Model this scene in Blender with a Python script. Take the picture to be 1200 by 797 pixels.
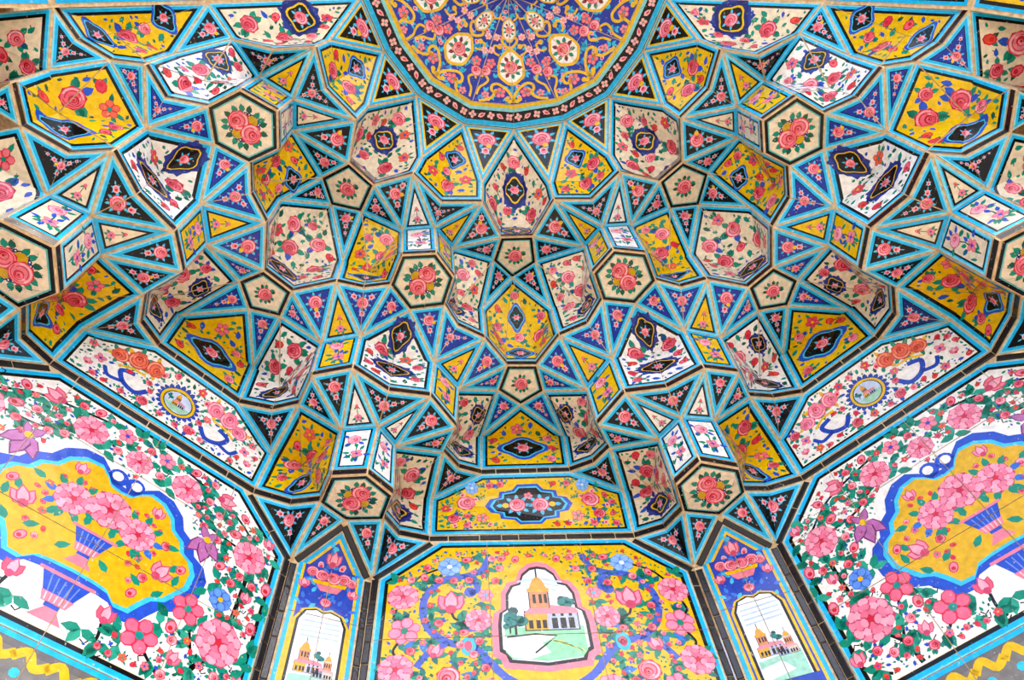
import bpy, math, random
from mathutils import Vector, Matrix

# ------------------------------------------------------------------ camera, sky, sun, exposure
for o in list(bpy.data.objects): bpy.data.objects.remove(o)
scene = bpy.context.scene
COL = scene.collection
U = 0.6                       # metres per model unit
CAMP = [-0.40569, -0.30913, -3.17182, 0.14164, 1.06691, -0.13735, 0.85132]
ZOFF = 1.6 - CAMP[2]*U        # eye height 1.6 m above the pavement
def W(p): return Vector((p[0]*U, p[1]*U, p[2]*U + ZOFF))
def cam_axes():
    yaw, el, roll = CAMP[3:6]
    d = Vector((math.sin(yaw)*math.cos(el), math.cos(yaw)*math.cos(el), math.sin(el)))
    r = Vector((math.cos(yaw), -math.sin(yaw), 0)); u = r.cross(d)
    c, s = math.cos(roll), math.sin(roll)
    return c*r + s*u, -s*r + c*u, d
RX, RY, RD = cam_axes()
FPX = CAMP[6]*1000
CAMO = Vector(CAMP[:3])
def ray(px):
    return RX*((px[0]-600)/FPX) + RY*((398.5-px[1])/FPX) + RD
def atz(px, z):
    v = ray(px); return CAMO + v*((z-CAMO.z)/v.z)
def snap(P, px):              # same depth, exact picture direction
    v = ray(px); return CAMO + v*((Vector(P)-CAMO).dot(RD))
cd = bpy.data.cameras.new('camera'); cam = bpy.data.objects.new('camera', cd); COL.objects.link(cam)
cd.sensor_width = 36; cd.lens = 36*FPX/1200; cd.clip_start = 0.05
m = Matrix((RX, RY, -RD)).transposed().to_4x4(); m.translation = W(CAMP[:3]); cam.matrix_world = m
scene.camera = cam

w = bpy.data.worlds.new('world'); scene.world = w; w.use_nodes = True
nt = w.node_tree; nt.nodes.clear()
sky = nt.nodes.new('ShaderNodeTexSky'); sky.sky_type = 'NISHITA'; sky.sun_disc = False
sky.sun_elevation = math.radians(58); sky.sun_rotation = math.radians(160); sky.dust_density = 2.5; sky.air_density = 0.8
bg = nt.nodes.new('ShaderNodeBackground'); bg.inputs['Strength'].default_value = 0.36
wo = nt.nodes.new('ShaderNodeOutputWorld')
nt.links.new(sky.outputs[0], bg.inputs[0]); nt.links.new(bg.outputs[0], wo.inputs[0])
sl = bpy.data.lights.new('sun', 'SUN'); sl.energy = 4.2; sl.angle = 0.009; sl.color = (1, .96, .9)
sun = bpy.data.objects.new('sun', sl); COL.objects.link(sun)
sdir = Vector((-0.22, -0.52, 0.85)).normalized()       # high sun in front of the portal
sun.rotation_euler = sdir.to_track_quat('Z', 'Y').to_euler(); sun.location = (-2, -6, 9)
vs = scene.view_settings
vs.view_transform = 'Standard'; vs.look = 'None'; vs.gamma = 1; vs.use_curve_mapping = False
vs.exposure = 0.75

# ------------------------------------------------------------------ colours and materials
def lin(h):
    h = h.lstrip('#'); out = []
    for i in (0, 2, 4):
        c = int(h[i:i+2], 16)/255
        out.append(c/12.92 if c <= .04045 else ((c+.055)/1.055)**2.4)
    return tuple(out)+(1.0,)
TQ='#16b6ee'; TQL='#7cdcf5'; BK='#08070a'; BLUE='#1c2f98'; YEL='#e8bb00'; CREAM='#ecdbbd'; WHITE='#f6f1e9'
PINK='#f28799'; RED='#cf2437'; DPINK='#dd5270'; LPINK='#fcc4cd'; GREEN='#0b8a70'; DGREEN='#0a5a45'; OCHRE='#c9a214'
NAVY='#16226c'; LBLUE='#45c3e6'; CYAN='#33bfe0'; ORANGE='#e55a3c'; PURPLE='#a8579c'; COBALT='#2350c0'; GREY='#6d6a68'; TAN='#d8b382'; DARK='#120f12'
SKYB='#cfe0f2'
def new_mat(name):
    m = bpy.data.materials.new(name); m.use_nodes = True
    return m, m.node_tree.nodes, m.node_tree.links, m.node_tree.nodes['Principled BSDF']
def glazed():
    m, n, l, b = new_mat('painted_glaze')
    at = n.new('ShaderNodeAttribute'); at.attribute_name = 'paint'
    tc = n.new('ShaderNodeTexCoord')
    nz = n.new('ShaderNodeTexNoise'); nz.inputs['Scale'].default_value = 55; nz.inputs['Detail'].default_value = 4
    l.new(tc.outputs['Object'], nz.inputs['Vector'])
    mr = n.new('ShaderNodeMapRange'); mr.inputs[1].default_value = .3; mr.inputs[2].default_value = .7; mr.inputs[3].default_value = .82; mr.inputs[4].default_value = 1.12
    l.new(nz.outputs['Fac'], mr.inputs[0])
    mx = n.new('ShaderNodeMix'); mx.data_type = 'RGBA'; mx.blend_type = 'MULTIPLY'; mx.inputs[0].default_value = 1
    l.new(at.outputs['Color'], mx.inputs[6]); l.new(mr.outputs[0], mx.inputs[7])
    # worn glaze: small chips showing the pale body of the tile
    n2 = n.new('ShaderNodeTexNoise'); n2.inputs['Scale'].default_value = 90; n2.inputs['Detail'].default_value = 3
    l.new(tc.outputs['Object'], n2.inputs['Vector'])
    r2 = n.new('ShaderNodeMapRange'); r2.inputs[1].default_value = .66; r2.inputs[2].default_value = .74; r2.inputs[3].default_value = 0; r2.inputs[4].default_value = .55
    l.new(n2.outputs['Fac'], r2.inputs[0])
    m2 = n.new('ShaderNodeMix'); m2.data_type = 'RGBA'; l.new(r2.outputs[0], m2.inputs[0])
    l.new(mx.outputs[2], m2.inputs[6]); m2.inputs[7].default_value = lin('#e6d3b4')
    l.new(m2.outputs[2], b.inputs['Base Color'])
    n3 = n.new('ShaderNodeTexNoise'); n3.inputs['Scale'].default_value = 9; n3.inputs['Detail'].default_value = 2
    l.new(tc.outputs['Object'], n3.inputs['Vector'])
    bp = n.new('ShaderNodeBump'); bp.inputs['Strength'].default_value = .12; bp.inputs['Distance'].default_value = .02
    l.new(n3.outputs['Fac'], bp.inputs['Height']); l.new(bp.outputs[0], b.inputs['Normal'])
    b.inputs['Roughness'].default_value = .14; b.inputs['IOR'].default_value = 1.34
    return m
def rough_mat(name, c1, c2, scale, rough=.9, bump=.3):
    m, n, l, b = new_mat(name)
    tc = n.new('ShaderNodeTexCoord'); nz = n.new('ShaderNodeTexNoise'); nz.inputs['Scale'].default_value = scale; nz.inputs['Detail'].default_value = 5
    l.new(tc.outputs['Object'], nz.inputs['Vector'])
    cr = n.new('ShaderNodeValToRGB'); cr.color_ramp.elements[0].position = .3; cr.color_ramp.elements[1].position = .7
    cr.color_ramp.elements[0].color = lin(c1); cr.color_ramp.elements[1].color = lin(c2)
    l.new(nz.outputs['Fac'], cr.inputs[0]); l.new(cr.outputs[0], b.inputs['Base Color'])
    bp = n.new('ShaderNodeBump'); bp.inputs['Strength'].default_value = bump; bp.inputs['Distance'].default_value = .004
    l.new(nz.outputs['Fac'], bp.inputs['Height']); l.new(bp.outputs[0], b.inputs['Normal'])
    b.inputs['Roughness'].default_value = rough
    return m
GLAZE = glazed()
PLASTER = rough_mat('plaster_grout', '#c79f6c', '#efd9b0', 60)
STONE = rough_mat('pale_stone', '#857f76', '#a59e94', 6, .8)
BRICK = rough_mat('black_glazed_brick', '#0a080b', '#1d181b', 120, .22, .25)

# ------------------------------------------------------------------ nodes of the vault, from the photograph
MODEL={'a1':(2.923,0.078,12.19),'b1':(2.191,1.048,2.67),'b2':(2.368,1.028,3.89),'b3':(2.471,1.026,0.00),'br0':(2.736,0.015,18.61),'br2':(1.858,1.181,16.94),'c':(3.005,-0.180,17.95),'d1':(1.534,1.783,4.05),'d2':(1.756,1.832,5.61),'d3':(1.884,1.860,0.00),'e1':(2.544,0.524,11.86),'f0':(2.804,-0.000,22.50),'f2':(1.985,1.207,22.50),'g1':(2.185,0.991,15.86),'g2':(2.305,0.919,10.84),'h1':(1.592,1.776,22.50),'h2':(1.702,1.787,16.42),'k0':(2.899,0.083,16.09),'k2':(1.949,1.108,12.92),'m1':(2.223,0.538,22.50),'m2':(1.386,1.810,22.50),'n0':(2.421,0.019,22.50),'n2':(1.582,1.240,22.50),'o1':(1.014,2.545,22.50),'p1':(2.197,0.574,16.03),'p2':(1.988,1.079,7.56),'p3':(1.310,1.806,11.44),'q1':(2.435,0.459,22.50),'q2':(2.532,0.457,18.39),'r0':(2.520,-0.005,18.38),'r2':(1.667,1.210,16.48),'s1':(2.903,0.450,12.29),'s2':(2.780,1.010,5.67),'s3':(2.007,1.538,7.53),'s4':(1.233,2.036,11.56),'t0':(1.000,2.548,0.00),'u1':(2.781,0.597,5.82),'v1':(2.691,0.552,9.40),'w1':(2.314,0.516,11.11),'x1':(2.277,1.043,22.50),'x3':(1.312,2.036,22.50),
 'i0':(2.905,0.470,16.09),'i1':(2.700,0.860,9.40),'i2':(1.955,1.420,12.92),'y1':(2.205,1.330,2.67),'y3':(1.55,1.97,4.05)}
# observations per half wedge: name -> (x,y);  S/C nodes are shared
OBS={}
OBS['H1L']=dict(f0=(405,609),br0=(449,608),r0=(460,580),n0=(430,556),k0=(467,628),a1=(503,635),c=(436,680),q1=(443,500),q2=(463,523),
 e1=(519,530),s1=(506,585),u1=(564,556),v1=(537,549),p1=(504,465),w1=(534,501),g1=(509,425),g2=(537,456),s2=(564,511),b1=(594,428),b2=(583,457),b3=(610,474),
 f2=(480,363),br2=(521,358),r2=(532,325),n2=(511,297),k2=(536,382),p2=(568,397),h1=(509,267),h2=(530,291),m2=(517,237),p3=(565,237),d1=(587,278),d2=(578,305),d3=(600,325),
 s3=(565,361),s4=(565,213),o1=(543,147),t0=(602,153),m1=(455,459),x1=(461,418),x3=(526,213))
OBS['H2L']=dict(r0=(388,558),br0=(375,588),k0=(340,592),a1=(296,579),c=(340,656),q2=(400,504),e1=(350,474),s1=(318,533),u1=(279,473),v1=(319,481),p1=(413,432),
 w1=(365,441),g1=(422,394),g2=(377,402),s2=(297,430),b1=(342,342),b2=(329,371),b3=(292,362),br2=(457,334),r2=(471,299),k2=(426,338),p2=(394,331),h2=(472,270),p3=(484,204),
 d1=(438,217),d2=(424,248),d3=(388,240),s3=(402,306),s4=(495,183),t0=(488,113))
OBS['H3L']=dict(d1=(409,191),d2=(377,208),p3=(417,141),s4=(431,125),h1=(343,116),h2=(343,153),n2=(325,130),r2=(326,175),br2=(292,191),f2=(251,169),s3=(329,234),p2=(311,261),
 k2=(293,227),b1=(309,317),b2=(280,329),g1=(235,239),g2=(242,287),s2=(211,369),u1=(184,406),v1=(163,378),e1=(168,345),w1=(213,319),p1=(203,271),q2=(118,299),q1=(107,253),
 n0=(63,289),r0=(68,344),br0=(23,361),s1=(97,386),a1=(57,428),k0=(23,397),o1=(449,61),m2=(381,104),m1=(159,228),x1=(188,201),x3=(396,93))
OBS['H4L']=dict(p1=(131,177),g1=(171,150),r2=(281,105),br2=(243,125),h2=(303,91),p3=(369,55),s4=(386,47),k2=(193,115),p2=(169,76),q2=(55,229),r0=(1,258),s3=(203,64),d2=(272,46),d3=(243,4),t0=(422,-2))
OBS['H1R']=dict(o1=(662,143),s4=(644,214),p3=(650,234.5),m2=(693.5,234.5),h1=(706,266),h2=(685,289),d1=(624.5,277),d2=(628,307),n2=(719,293),r2=(695,320),s3=(646,361),p2=(656,394),
 k2=(689,380),br2=(706,352),f2=(744,356),b1=(629,428),b2=(637,458),g1=(717,420),g2=(688,457),p1=(733,461),w1=(701,498),s2=(661,511),u1=(668,553),v1=(696,543),e1=(715,525),q2=(772,515),
 s1=(730,576),a1=(744,631),k0=(780,620),br0=(801,599),r0=(792,568),n0=(821,541),f0=(843,603),c=(813,665),q1=(798,490),m1=(782,455),x1=(765,414),x3=(683,213))
OBS['H2R']=dict(r0=(866,549),br0=(873,576),c=(910,639),q2=(837,493),p1=(825.6,432),w1=(866,437),e1=(879,465),g1=(802,388),g2=(844,396),k2=(798,337),p2=(829,328),br2=(769,329),b1=(877,337),
 r2=(757,297),b2=(888,364),b3=(923,358),s2=(917,415),v1=(907,467),u1=(942,461),s1=(913,517),a1=(942,564),k0=(902,576),s3=(808,298),d3=(819,240),d2=(785,244),d1=(773,213),p3=(727,202),s4=(714,181),t0=(715,114),h2=(739,264))
OBS['H3R']=dict(b1=(906,313),b2=(935,328),s2=(995,363),d1=(800,190),d2=(830,203),s4=(777,124),p3=(798,139),h1=(864,125),h2=(865,161),m2=(832,105),n2=(894,141),r2=(896,180),br2=(925,195),f2=(965,175),
 s3=(879,243),p2=(906,266),k2=(927,232),g1=(979,243),g2=(970,288),p1=(1021,268),m1=(1066,231),x1=(1021,204),w1=(1011,317),q2=(1100,293),e1=(1050,337),v1=(1052,369),u1=(1030,398),s1=(1115,376),
 r0=(1163,329),k0=(1193,374),q1=(1114,250),n0=(1173,282),a1=(1168,417),o1=(755,60),x3=(810,94))
OBS['H4R']=dict(r2=(934,113),br2=(967,133),q2=(1157,223),p1=(1091,180),g1=(1039,155),k2=(1006,115),p2=(1036,79),s3=(996,66),d2=(937,39),d3=(964,4),p3=(846,58),s4=(819,47),h2=(897,95),t0=(782,-2))
SN=set('f0 n0 q1 m1 x1 f2 n2 h1 m2 x3 o1'.split())
CN=set('b3 d3 t0'.split())
HSEC = {'H1': lambda t: t, 'H2': lambda t: 45-t, 'H3': lambda t: 45+t, 'H4': lambda t: 90-t}
SKEY = {'H1': 'S22', 'H2': 'S22', 'H3': 'S67', 'H4': 'S67'}
CKEY = {'H1': 'C0', 'H2': 'C45', 'H3': 'C45', 'H4': 'C90'}
def canon(w, n):
    if n in SN: return SKEY[w[:2]]+w[2], n
    if n in CN: return (CKEY[w[:2]]+('' if w[:2] == 'H1' else w[2])), n
    return w, n
NODE = {}
PX = {}
for _w, _d in OBS.items():
    for _n, _p in _d.items(): PX.setdefault(canon(_w, _n), _p)
for _sd in 'LR':
    for _h in ('H1', 'H2', 'H3', 'H4'):
        for _n, (_r, _z, _t) in MODEL.items():
            k = canon(_h+_sd, _n)
            if k in NODE: continue
            a = math.radians(HSEC[_h](_t)); sg = -1 if _sd == 'L' else 1
            P = Vector((sg*_r*math.sin(a), _r*math.cos(a), _z))
            NODE[k] = snap(P, PX[k]) if k in PX else P
EXTRA = [('m4',(80,180),(1132,183),.56),('j4',(24,148),(1184,155),.56),('l4',(12,97),(1192,105),.60),('b4',(129,71),(1073,73),1.08),
 ('sh4',(57,82),(1142,89),.95),('mb',(89,47),(1105,52),1.08),('tb',(62,9),(1136,12),1.08),('mid4',(320,58),(889,65),1.72),
 ('i4',(68,133),(1135,138),.84),('y4',(133,40),(1062,42),1.34),('z4',(335,46),(878,50),2.0),
 ('e4',(-70,118),(1280,125),.95),('t4',(-75,22),(1280,30),1.0),('v4',(-25,118),(1232,126),.58),('x4',(-60,165),(1262,172),.56),('x5',(-70,285),(1280,282),.02)]
for n, l, r, z in EXTRA:
    NODE[('H4L', n)] = atz(l, z); NODE[('H4R', n)] = atz(r, z)
BAND = 0.046
def nd(w, n):
    """node position; a trailing ^ is the same node at the top of the dark base band"""
    up = n.endswith('^'); n0 = n.rstrip('^')
    P = NODE[canon(w, n0)].copy()
    if up: P.z += BAND
    return P

# ------------------------------------------------------------------ painting: flat coloured shapes laid on a tile
def pol(x, y, r, n=12, rot=0, sx=1, sy=1):
    c, s = math.cos(rot), math.sin(rot); o = []
    for i in range(n):
        a = 2*math.pi*i/n; u, v = r*sx*math.cos(a), r*sy*math.sin(a)
        o.append((x+u*c-v*s, y+u*s+v*c))
    return o
def inset(poly, d):
    n = len(poly); L = []
    for i in range(n):
        (x0, y0), (x1, y1) = poly[i], poly[(i+1) % n]
        dx, dy = x1-x0, y1-y0; l = math.hypot(dx, dy) or 1e-9
        L.append((x0-dy/l*d, y0+dx/l*d, dx/l, dy/l))
    o = []
    for i in range(n):
        ax, ay, adx, ady = L[i-1]; bx, by, bdx, bdy = L[i]
        den = adx*bdy-ady*bdx
        if abs(den) < .08: o.append((bx, by)); continue
        t = ((bx-ax)*bdy-(by-ay)*bdx)/den
        o.append((ax+adx*t, ay+ady*t))
    return o
def inset_multi(poly, ds):
    n = len(poly); L = []
    for i in range(n):
        (x0, y0), (x1, y1) = poly[i], poly[(i+1) % n]; dx, dy = x1-x0, y1-y0; l = math.hypot(dx, dy)
        L.append((x0-dy/l*ds[i], y0+dx/l*ds[i], dx/l, dy/l))
    o = []
    for i in range(n):
        ax, ay, adx, ady = L[i-1]; bx, by, bdx, bdy = L[i]; den = adx*bdy-ady*bdx
        if abs(den) < 1e-6: o.append((bx, by)); continue
        t = ((bx-ax)*bdy-(by-ay)*bdx)/den; o.append((ax+adx*t, ay+ady*t))
    return o
def area(p):
    return .5*sum(p[i-1][0]*p[i][1]-p[i][0]*p[i-1][1] for i in range(len(p)))
def inrad(p):
    per = sum(math.dist(p[i-1], p[i]) for i in range(len(p)))
    return 2*abs(area(p))/per
def inside(p, x, y):
    r = False; j = len(p)-1
    for i in range(len(p)):
        if (p[i][1] > y) != (p[j][1] > y) and x < (p[j][0]-p[i][0])*(y-p[i][1])/(p[j][1]-p[i][1])+p[i][0]: r = not r
        j = i
    return r
def edge_dist(p, x, y):
    best = 9
    for i in range(len(p)):
        ax, ay = p[i-1]; bx, by = p[i]; dx, dy = bx-ax, by-ay
        t = max(0, min(1, ((x-ax)*dx+(y-ay)*dy)/(dx*dx+dy*dy+1e-12)))
        best = min(best, math.hypot(x-ax-t*dx, y-ay-t*dy))
    return best
def clip(poly, cl):
    """poly against convex ccw cl"""
    out = poly
    for i in range(len(cl)):
        ax, ay = cl[i-1]; bx, by = cl[i]; ex, ey = bx-ax, by-ay
        inp = out; out = []
        if not inp: return out
        d = [ex*(p[1]-ay)-ey*(p[0]-ax) for p in inp]
        for j in range(len(inp)):
            dp, dc = d[j-1], d[j]
            if (dp >= 0) != (dc >= 0):
                t = dp/(dp-dc); p, q = inp[j-1], inp[j]
                out.append((p[0]+(q[0]-p[0])*t, p[1]+(q[1]-p[1])*t))
            if dc >= 0: out.append(inp[j])
    return out
class Paint:
    def __init__(s): s.items = []; s.placed = []; s.bedge = LPINK
    def add(s, poly, col, layer): s.items.append((poly, col, layer))
    def stroke(s, pts, wd, col, layer, taper=False):
        l, r = [], []
        n = len(pts)
        for i in range(n):
            a, b = pts[max(0, i-1)], pts[min(n-1, i+1)]
            dx, dy = b[0]-a[0], b[1]-a[1]; q = math.hypot(dx, dy) or 1e-9
            k = wd*(1-(i/(n-1))*.7 if taper else 1)/2
            l.append((pts[i][0]-dy/q*k, pts[i][1]+dx/q*k)); r.append((pts[i][0]+dy/q*k, pts[i][1]-dx/q*k))
        for i in range(n-1): s.add([r[i], r[i+1], l[i+1], l[i]], col, layer)
    def leaf(s, x, y, a, L, wd, col, layer=8):
        c, q = math.cos(a), math.sin(a); o = []
        for u, v in ((0, 0), (.28, -.42), (.62, -.38), (1, 0), (.62, .38), (.28, .42)):
            o.append((x+u*L*c-v*wd*q, y+u*L*q+v*wd*c))
        s.add(o, col, layer)
    def rose(s, x, y, R, rot=0, det=1, cols=None, layer=10):
        dk, md, lt = cols or (RED, PINK, LPINK); s.placed.append((x, y, R))
        n = 16 if det > 1 else 11
        sc = [(x+R*(1+.06*math.cos(i*math.pi))*math.cos(rot+2*math.pi*i/n), y+R*(1+.06*math.cos(i*math.pi))*math.sin(rot+2*math.pi*i/n)) for i in range(n)]
        s.add(sc, dk if det < 3 else '#c83a62', layer)
        s.add(pol(x, y, R*.9, n, rot), md, layer+1)
        def arc(r, a0, a1, wd, col, ly, ox=0, oy=0):
            k = 5 if det < 2 else 7
            s.stroke([(x+ox+r*math.cos(rot+a0+(a1-a0)*i/k), y+oy+r*math.sin(rot+a0+(a1-a0)*i/k)) for i in range(k+1)], wd, col, ly)
        cx, cy = x+R*.22*math.cos(rot+1.9), y+R*.22*math.sin(rot+1.9)
        if det == 1:
            arc(R*.66, 3.3, 6.0, R*.16, lt, layer+2)
            arc(R*.52, -.3, 1.5, R*.13, dk, layer+2)
            s.add(pol(cx, cy, R*.34, 8, rot), dk, layer+3)
            s.add(pol(cx-R*.05, cy+R*.06, R*.15, 6), md, layer+4)
        elif det == 2:
            arc(R*.76, 3.0, 5.9, R*.13, lt, layer+2); arc(R*.74, .2, 2.4, R*.07, dk, layer+2)
            arc(R*.58, 3.4, 6.4, R*.08, dk, layer+3); arc(R*.52, 1.2, 3.2, R*.12, lt, layer+3)
            s.add(pol(cx, cy, R*.42, 10, rot), dk, layer+4)
            s.add(pol(cx+R*.03, cy-R*.06, R*.30, 9, rot), md, layer+5)
            arc(R*.2, .5, 3.6, R*.09, dk, layer+6, cx-x, cy-y)
            s.add(pol(cx, cy, R*.12, 6), '#a81226', layer+6)
        else:
            k = 0
            for rr, m_, ps in ((.78, 12, .26), (.52, 8, .27), (.27, 5, .24)):
                for i in range(m_):
                    a = rot+2*math.pi*(i+.5*(k % 2))/m_
                    px, py = x+R*rr*math.cos(a), y+R*rr*math.sin(a)
                    s.add(pol(px, py, R*ps, 8, a, .8, 1.12), '#c22f55' if k == 2 else '#d04a70', layer+2+k*4+(i % 2)*2)
                    s.add(pol(px+R*.04*math.cos(a), py+R*.04*math.sin(a), R*ps*.84, 8, a, .8, 1.12), ('#f7a4b8', '#ef7f9b', '#f59ab0')[k] if i % 2 else ('#f08aa4', '#f7a9bc', '#ea6f8d')[k], layer+3+k*4+(i % 2)*2)
                k += 1
            s.add(pol(x, y, R*.13, 6), dk, layer+15)
    def bud(s, x, y, r, a, layer=10, cols=None, edge=None):
        d, l = cols or (RED, PINK); s.placed.append((x, y, r))
        s.add(pol(x, y, r*1.15, 8, a, 1.2, .9), edge or s.bedge, layer)
        s.add(pol(x, y, r*.9, 8, a, 1.2, .85), l, layer+1)
        s.add(pol(x-r*.3*math.cos(a), y-r*.3*math.sin(a), r*.5, 6, a), d, layer+2)
    def flower(s, x, y, R, rot=0, n=5, col=PINK, cen=GREEN, dk=DPINK, layer=10):
        s.placed.append((x, y, R))
        for i in range(n):
            a = rot+2*math.pi*i/n
            s.add(pol(x+R*.56*math.cos(a), y+R*.56*math.sin(a), R*.46, 8, a, 1, .92), dk, layer+(i % 2)*2)
            s.add(pol(x+R*.6*math.cos(a), y+R*.6*math.sin(a), R*.37, 8, a, 1, .9), col, layer+1+(i % 2)*2)
        s.add(pol(x, y, R*.24, 7), cen, layer+5)
    def tulip(s, x, y, R, a, col=PINK, dk='#cf4468', layer=10):
        s.placed.append((x+R*.6*math.cos(a), y+R*.6*math.sin(a), R*.8))
        for k, o in ((0, -.55), (1, .55), (2, 0)):
            b = a+o; L = R*(1.25 if k == 2 else 1.15)
            s.leaf(x, y, b, L*1.1, R*.95, dk, layer+k*2); s.leaf(x+R*.06*math.cos(b), y+R*.06*math.sin(b), b, L*.95, R*.72, col if k < 2 else '#f7a6b8', layer+1+k*2)
        s.add(pol(x+R*.1*math.cos(a), y+R*.1*math.sin(a), R*.3, 7), dk, layer+6)
    def medallion(s, x, y, rx, ry, rot, cols, layer=9, lob=4, amp=.14, steps=(1, .86, .78, .64)):
        if cols[0] != COBALT:
            o = []
            for i in range(32):
                t = 2*math.pi*i/32; q = 1.22+.24*(i % 4 == 0)+.05*(i % 4 == 2)
                u, v = rx*q*math.cos(t), ry*q*math.sin(t); o.append((x+u*math.cos(rot)-v*math.sin(rot), y+u*math.sin(rot)+v*math.cos(rot)))
            s.add(o, '#24388f', layer-1)
        for k, (st, c) in enumerate(zip(steps, cols)):
            o = []; N = 24
            for i in range(N):
                t = 2*math.pi*i/N; q = 1+amp*math.cos(lob*t)
                u, v = rx*st*q*math.cos(t), ry*st*q*math.sin(t)
                o.append((x+u*math.cos(rot)-v*math.sin(rot), y+u*math.sin(rot)+v*math.cos(rot)))
            s.add(o, c, layer+k)
    def sprig(s, x, y, a, L, col=GREEN, layer=8, stem=BK, k=3):
        pts = [(x+L*t*math.cos(a+.35*t), y+L*t*math.sin(a+.35*t)) for t in (0, .25, .5, .75, 1)]
        s.stroke(pts, L*.05, stem, layer-1)
        for i in range(1, k+1):
            p = pts[i]; s.leaf(p[0], p[1], a+.9, L*.33, L*.17, col, layer); s.leaf(p[0], p[1], a-.7, L*.33, L*.17, col, layer)
def scatter(P, field, rnd, big=.05, pal='y', avoid=(), dens=1.0, leaf=GREEN):
    xs = [p[0] for p in field]; ys = [p[1] for p in field]
    placed = list(avoid)
    A = abs(area(field))
    def tryput(r, n, fn):
        k = 0; t = 0
        while k < n and t < n*30:
            t += 1
            x = rnd.uniform(min(xs), max(xs)); y = rnd.uniform(min(ys), max(ys))
            if not inside(field, x, y) or edge_dist(field, x, y) < r*.95: continue
            if any(math.hypot(x-a, y-b) < (r+q)*1.02 for a, b, q in placed): continue
            placed.append((x, y, r)); fn(x, y, r); k += 1
    def f_rose(x, y, r):
        for i in range(5):
            a = rnd.uniform(0, 6.28); P.leaf(x+r*.55*math.cos(a), y+r*.55*math.sin(a), a, r*.8, r*.62, leaf if rnd.random() < .8 else COBALT)
        P.rose(x, y, r*.74, rnd.uniform(0, 6), 2 if r > .04 else 1, cols=('#b3162c', '#e4596e', '#f5a3ae') if rnd.random() < .7 else None)
    def f_flower(x, y, r):
        for i in range(4):
            a = rnd.uniform(0, 6.28); P.leaf(x+r*.5*math.cos(a), y+r*.5*math.sin(a), a, r*.8, r*.4, leaf)
        P.flower(x, y, r*.75, rnd.uniform(0, 6), 5, rnd.choice(['#e0475a', '#ee7486', '#e8684a']), rnd.choice([GREEN, YEL, COBALT]), RED)
    def f_bud(x, y, r):
        a = rnd.uniform(0, 6.28)
        P.leaf(x, y, a+2.5, r*1.35, r*.8, leaf); P.leaf(x, y, a-2.5, r*1.35, r*.8, DGREEN)
        P.bud(x, y, r*.68, a, cols=(RED, rnd.choice(['#d8354a', '#ea6478', '#dd5038'])), edge=RED)
    def f_leaf(x, y, r):
        a = rnd.uniform(0, 6.28); c = rnd.choice([leaf, leaf, DGREEN, COBALT if pal != 'b' else LBLUE])
        P.leaf(x-r*math.cos(a), y-r*math.sin(a), a, r*2, r*1.25, c)
        if rnd.random() < .5: P.stroke([(x, y), (x+r*math.cos(a+1), y+r*math.sin(a+1))], r*.18, BK, 7)
    b = big*1.55
    tryput(b, max(1, int(A/(b*b*11)*dens)), f_rose)
    tryput(b*.8, int(A/(b*b*14)*dens)+1, f_flower)
    tryput(b*.62, int(A/(b*b*9)*dens)+1, f_rose)
    tryput(b*.5, int(A/(b*b*6)*dens)+2, f_bud)
    tryput(b*.40, int(A/(b*b*4)*dens)+3, f_leaf)
    tryput(b*.27, int(A/(b*b*2.6)*dens)+4, f_leaf)
    tryput(b*.17, int(A/(b*b*3)*dens)+4, f_leaf)

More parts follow.
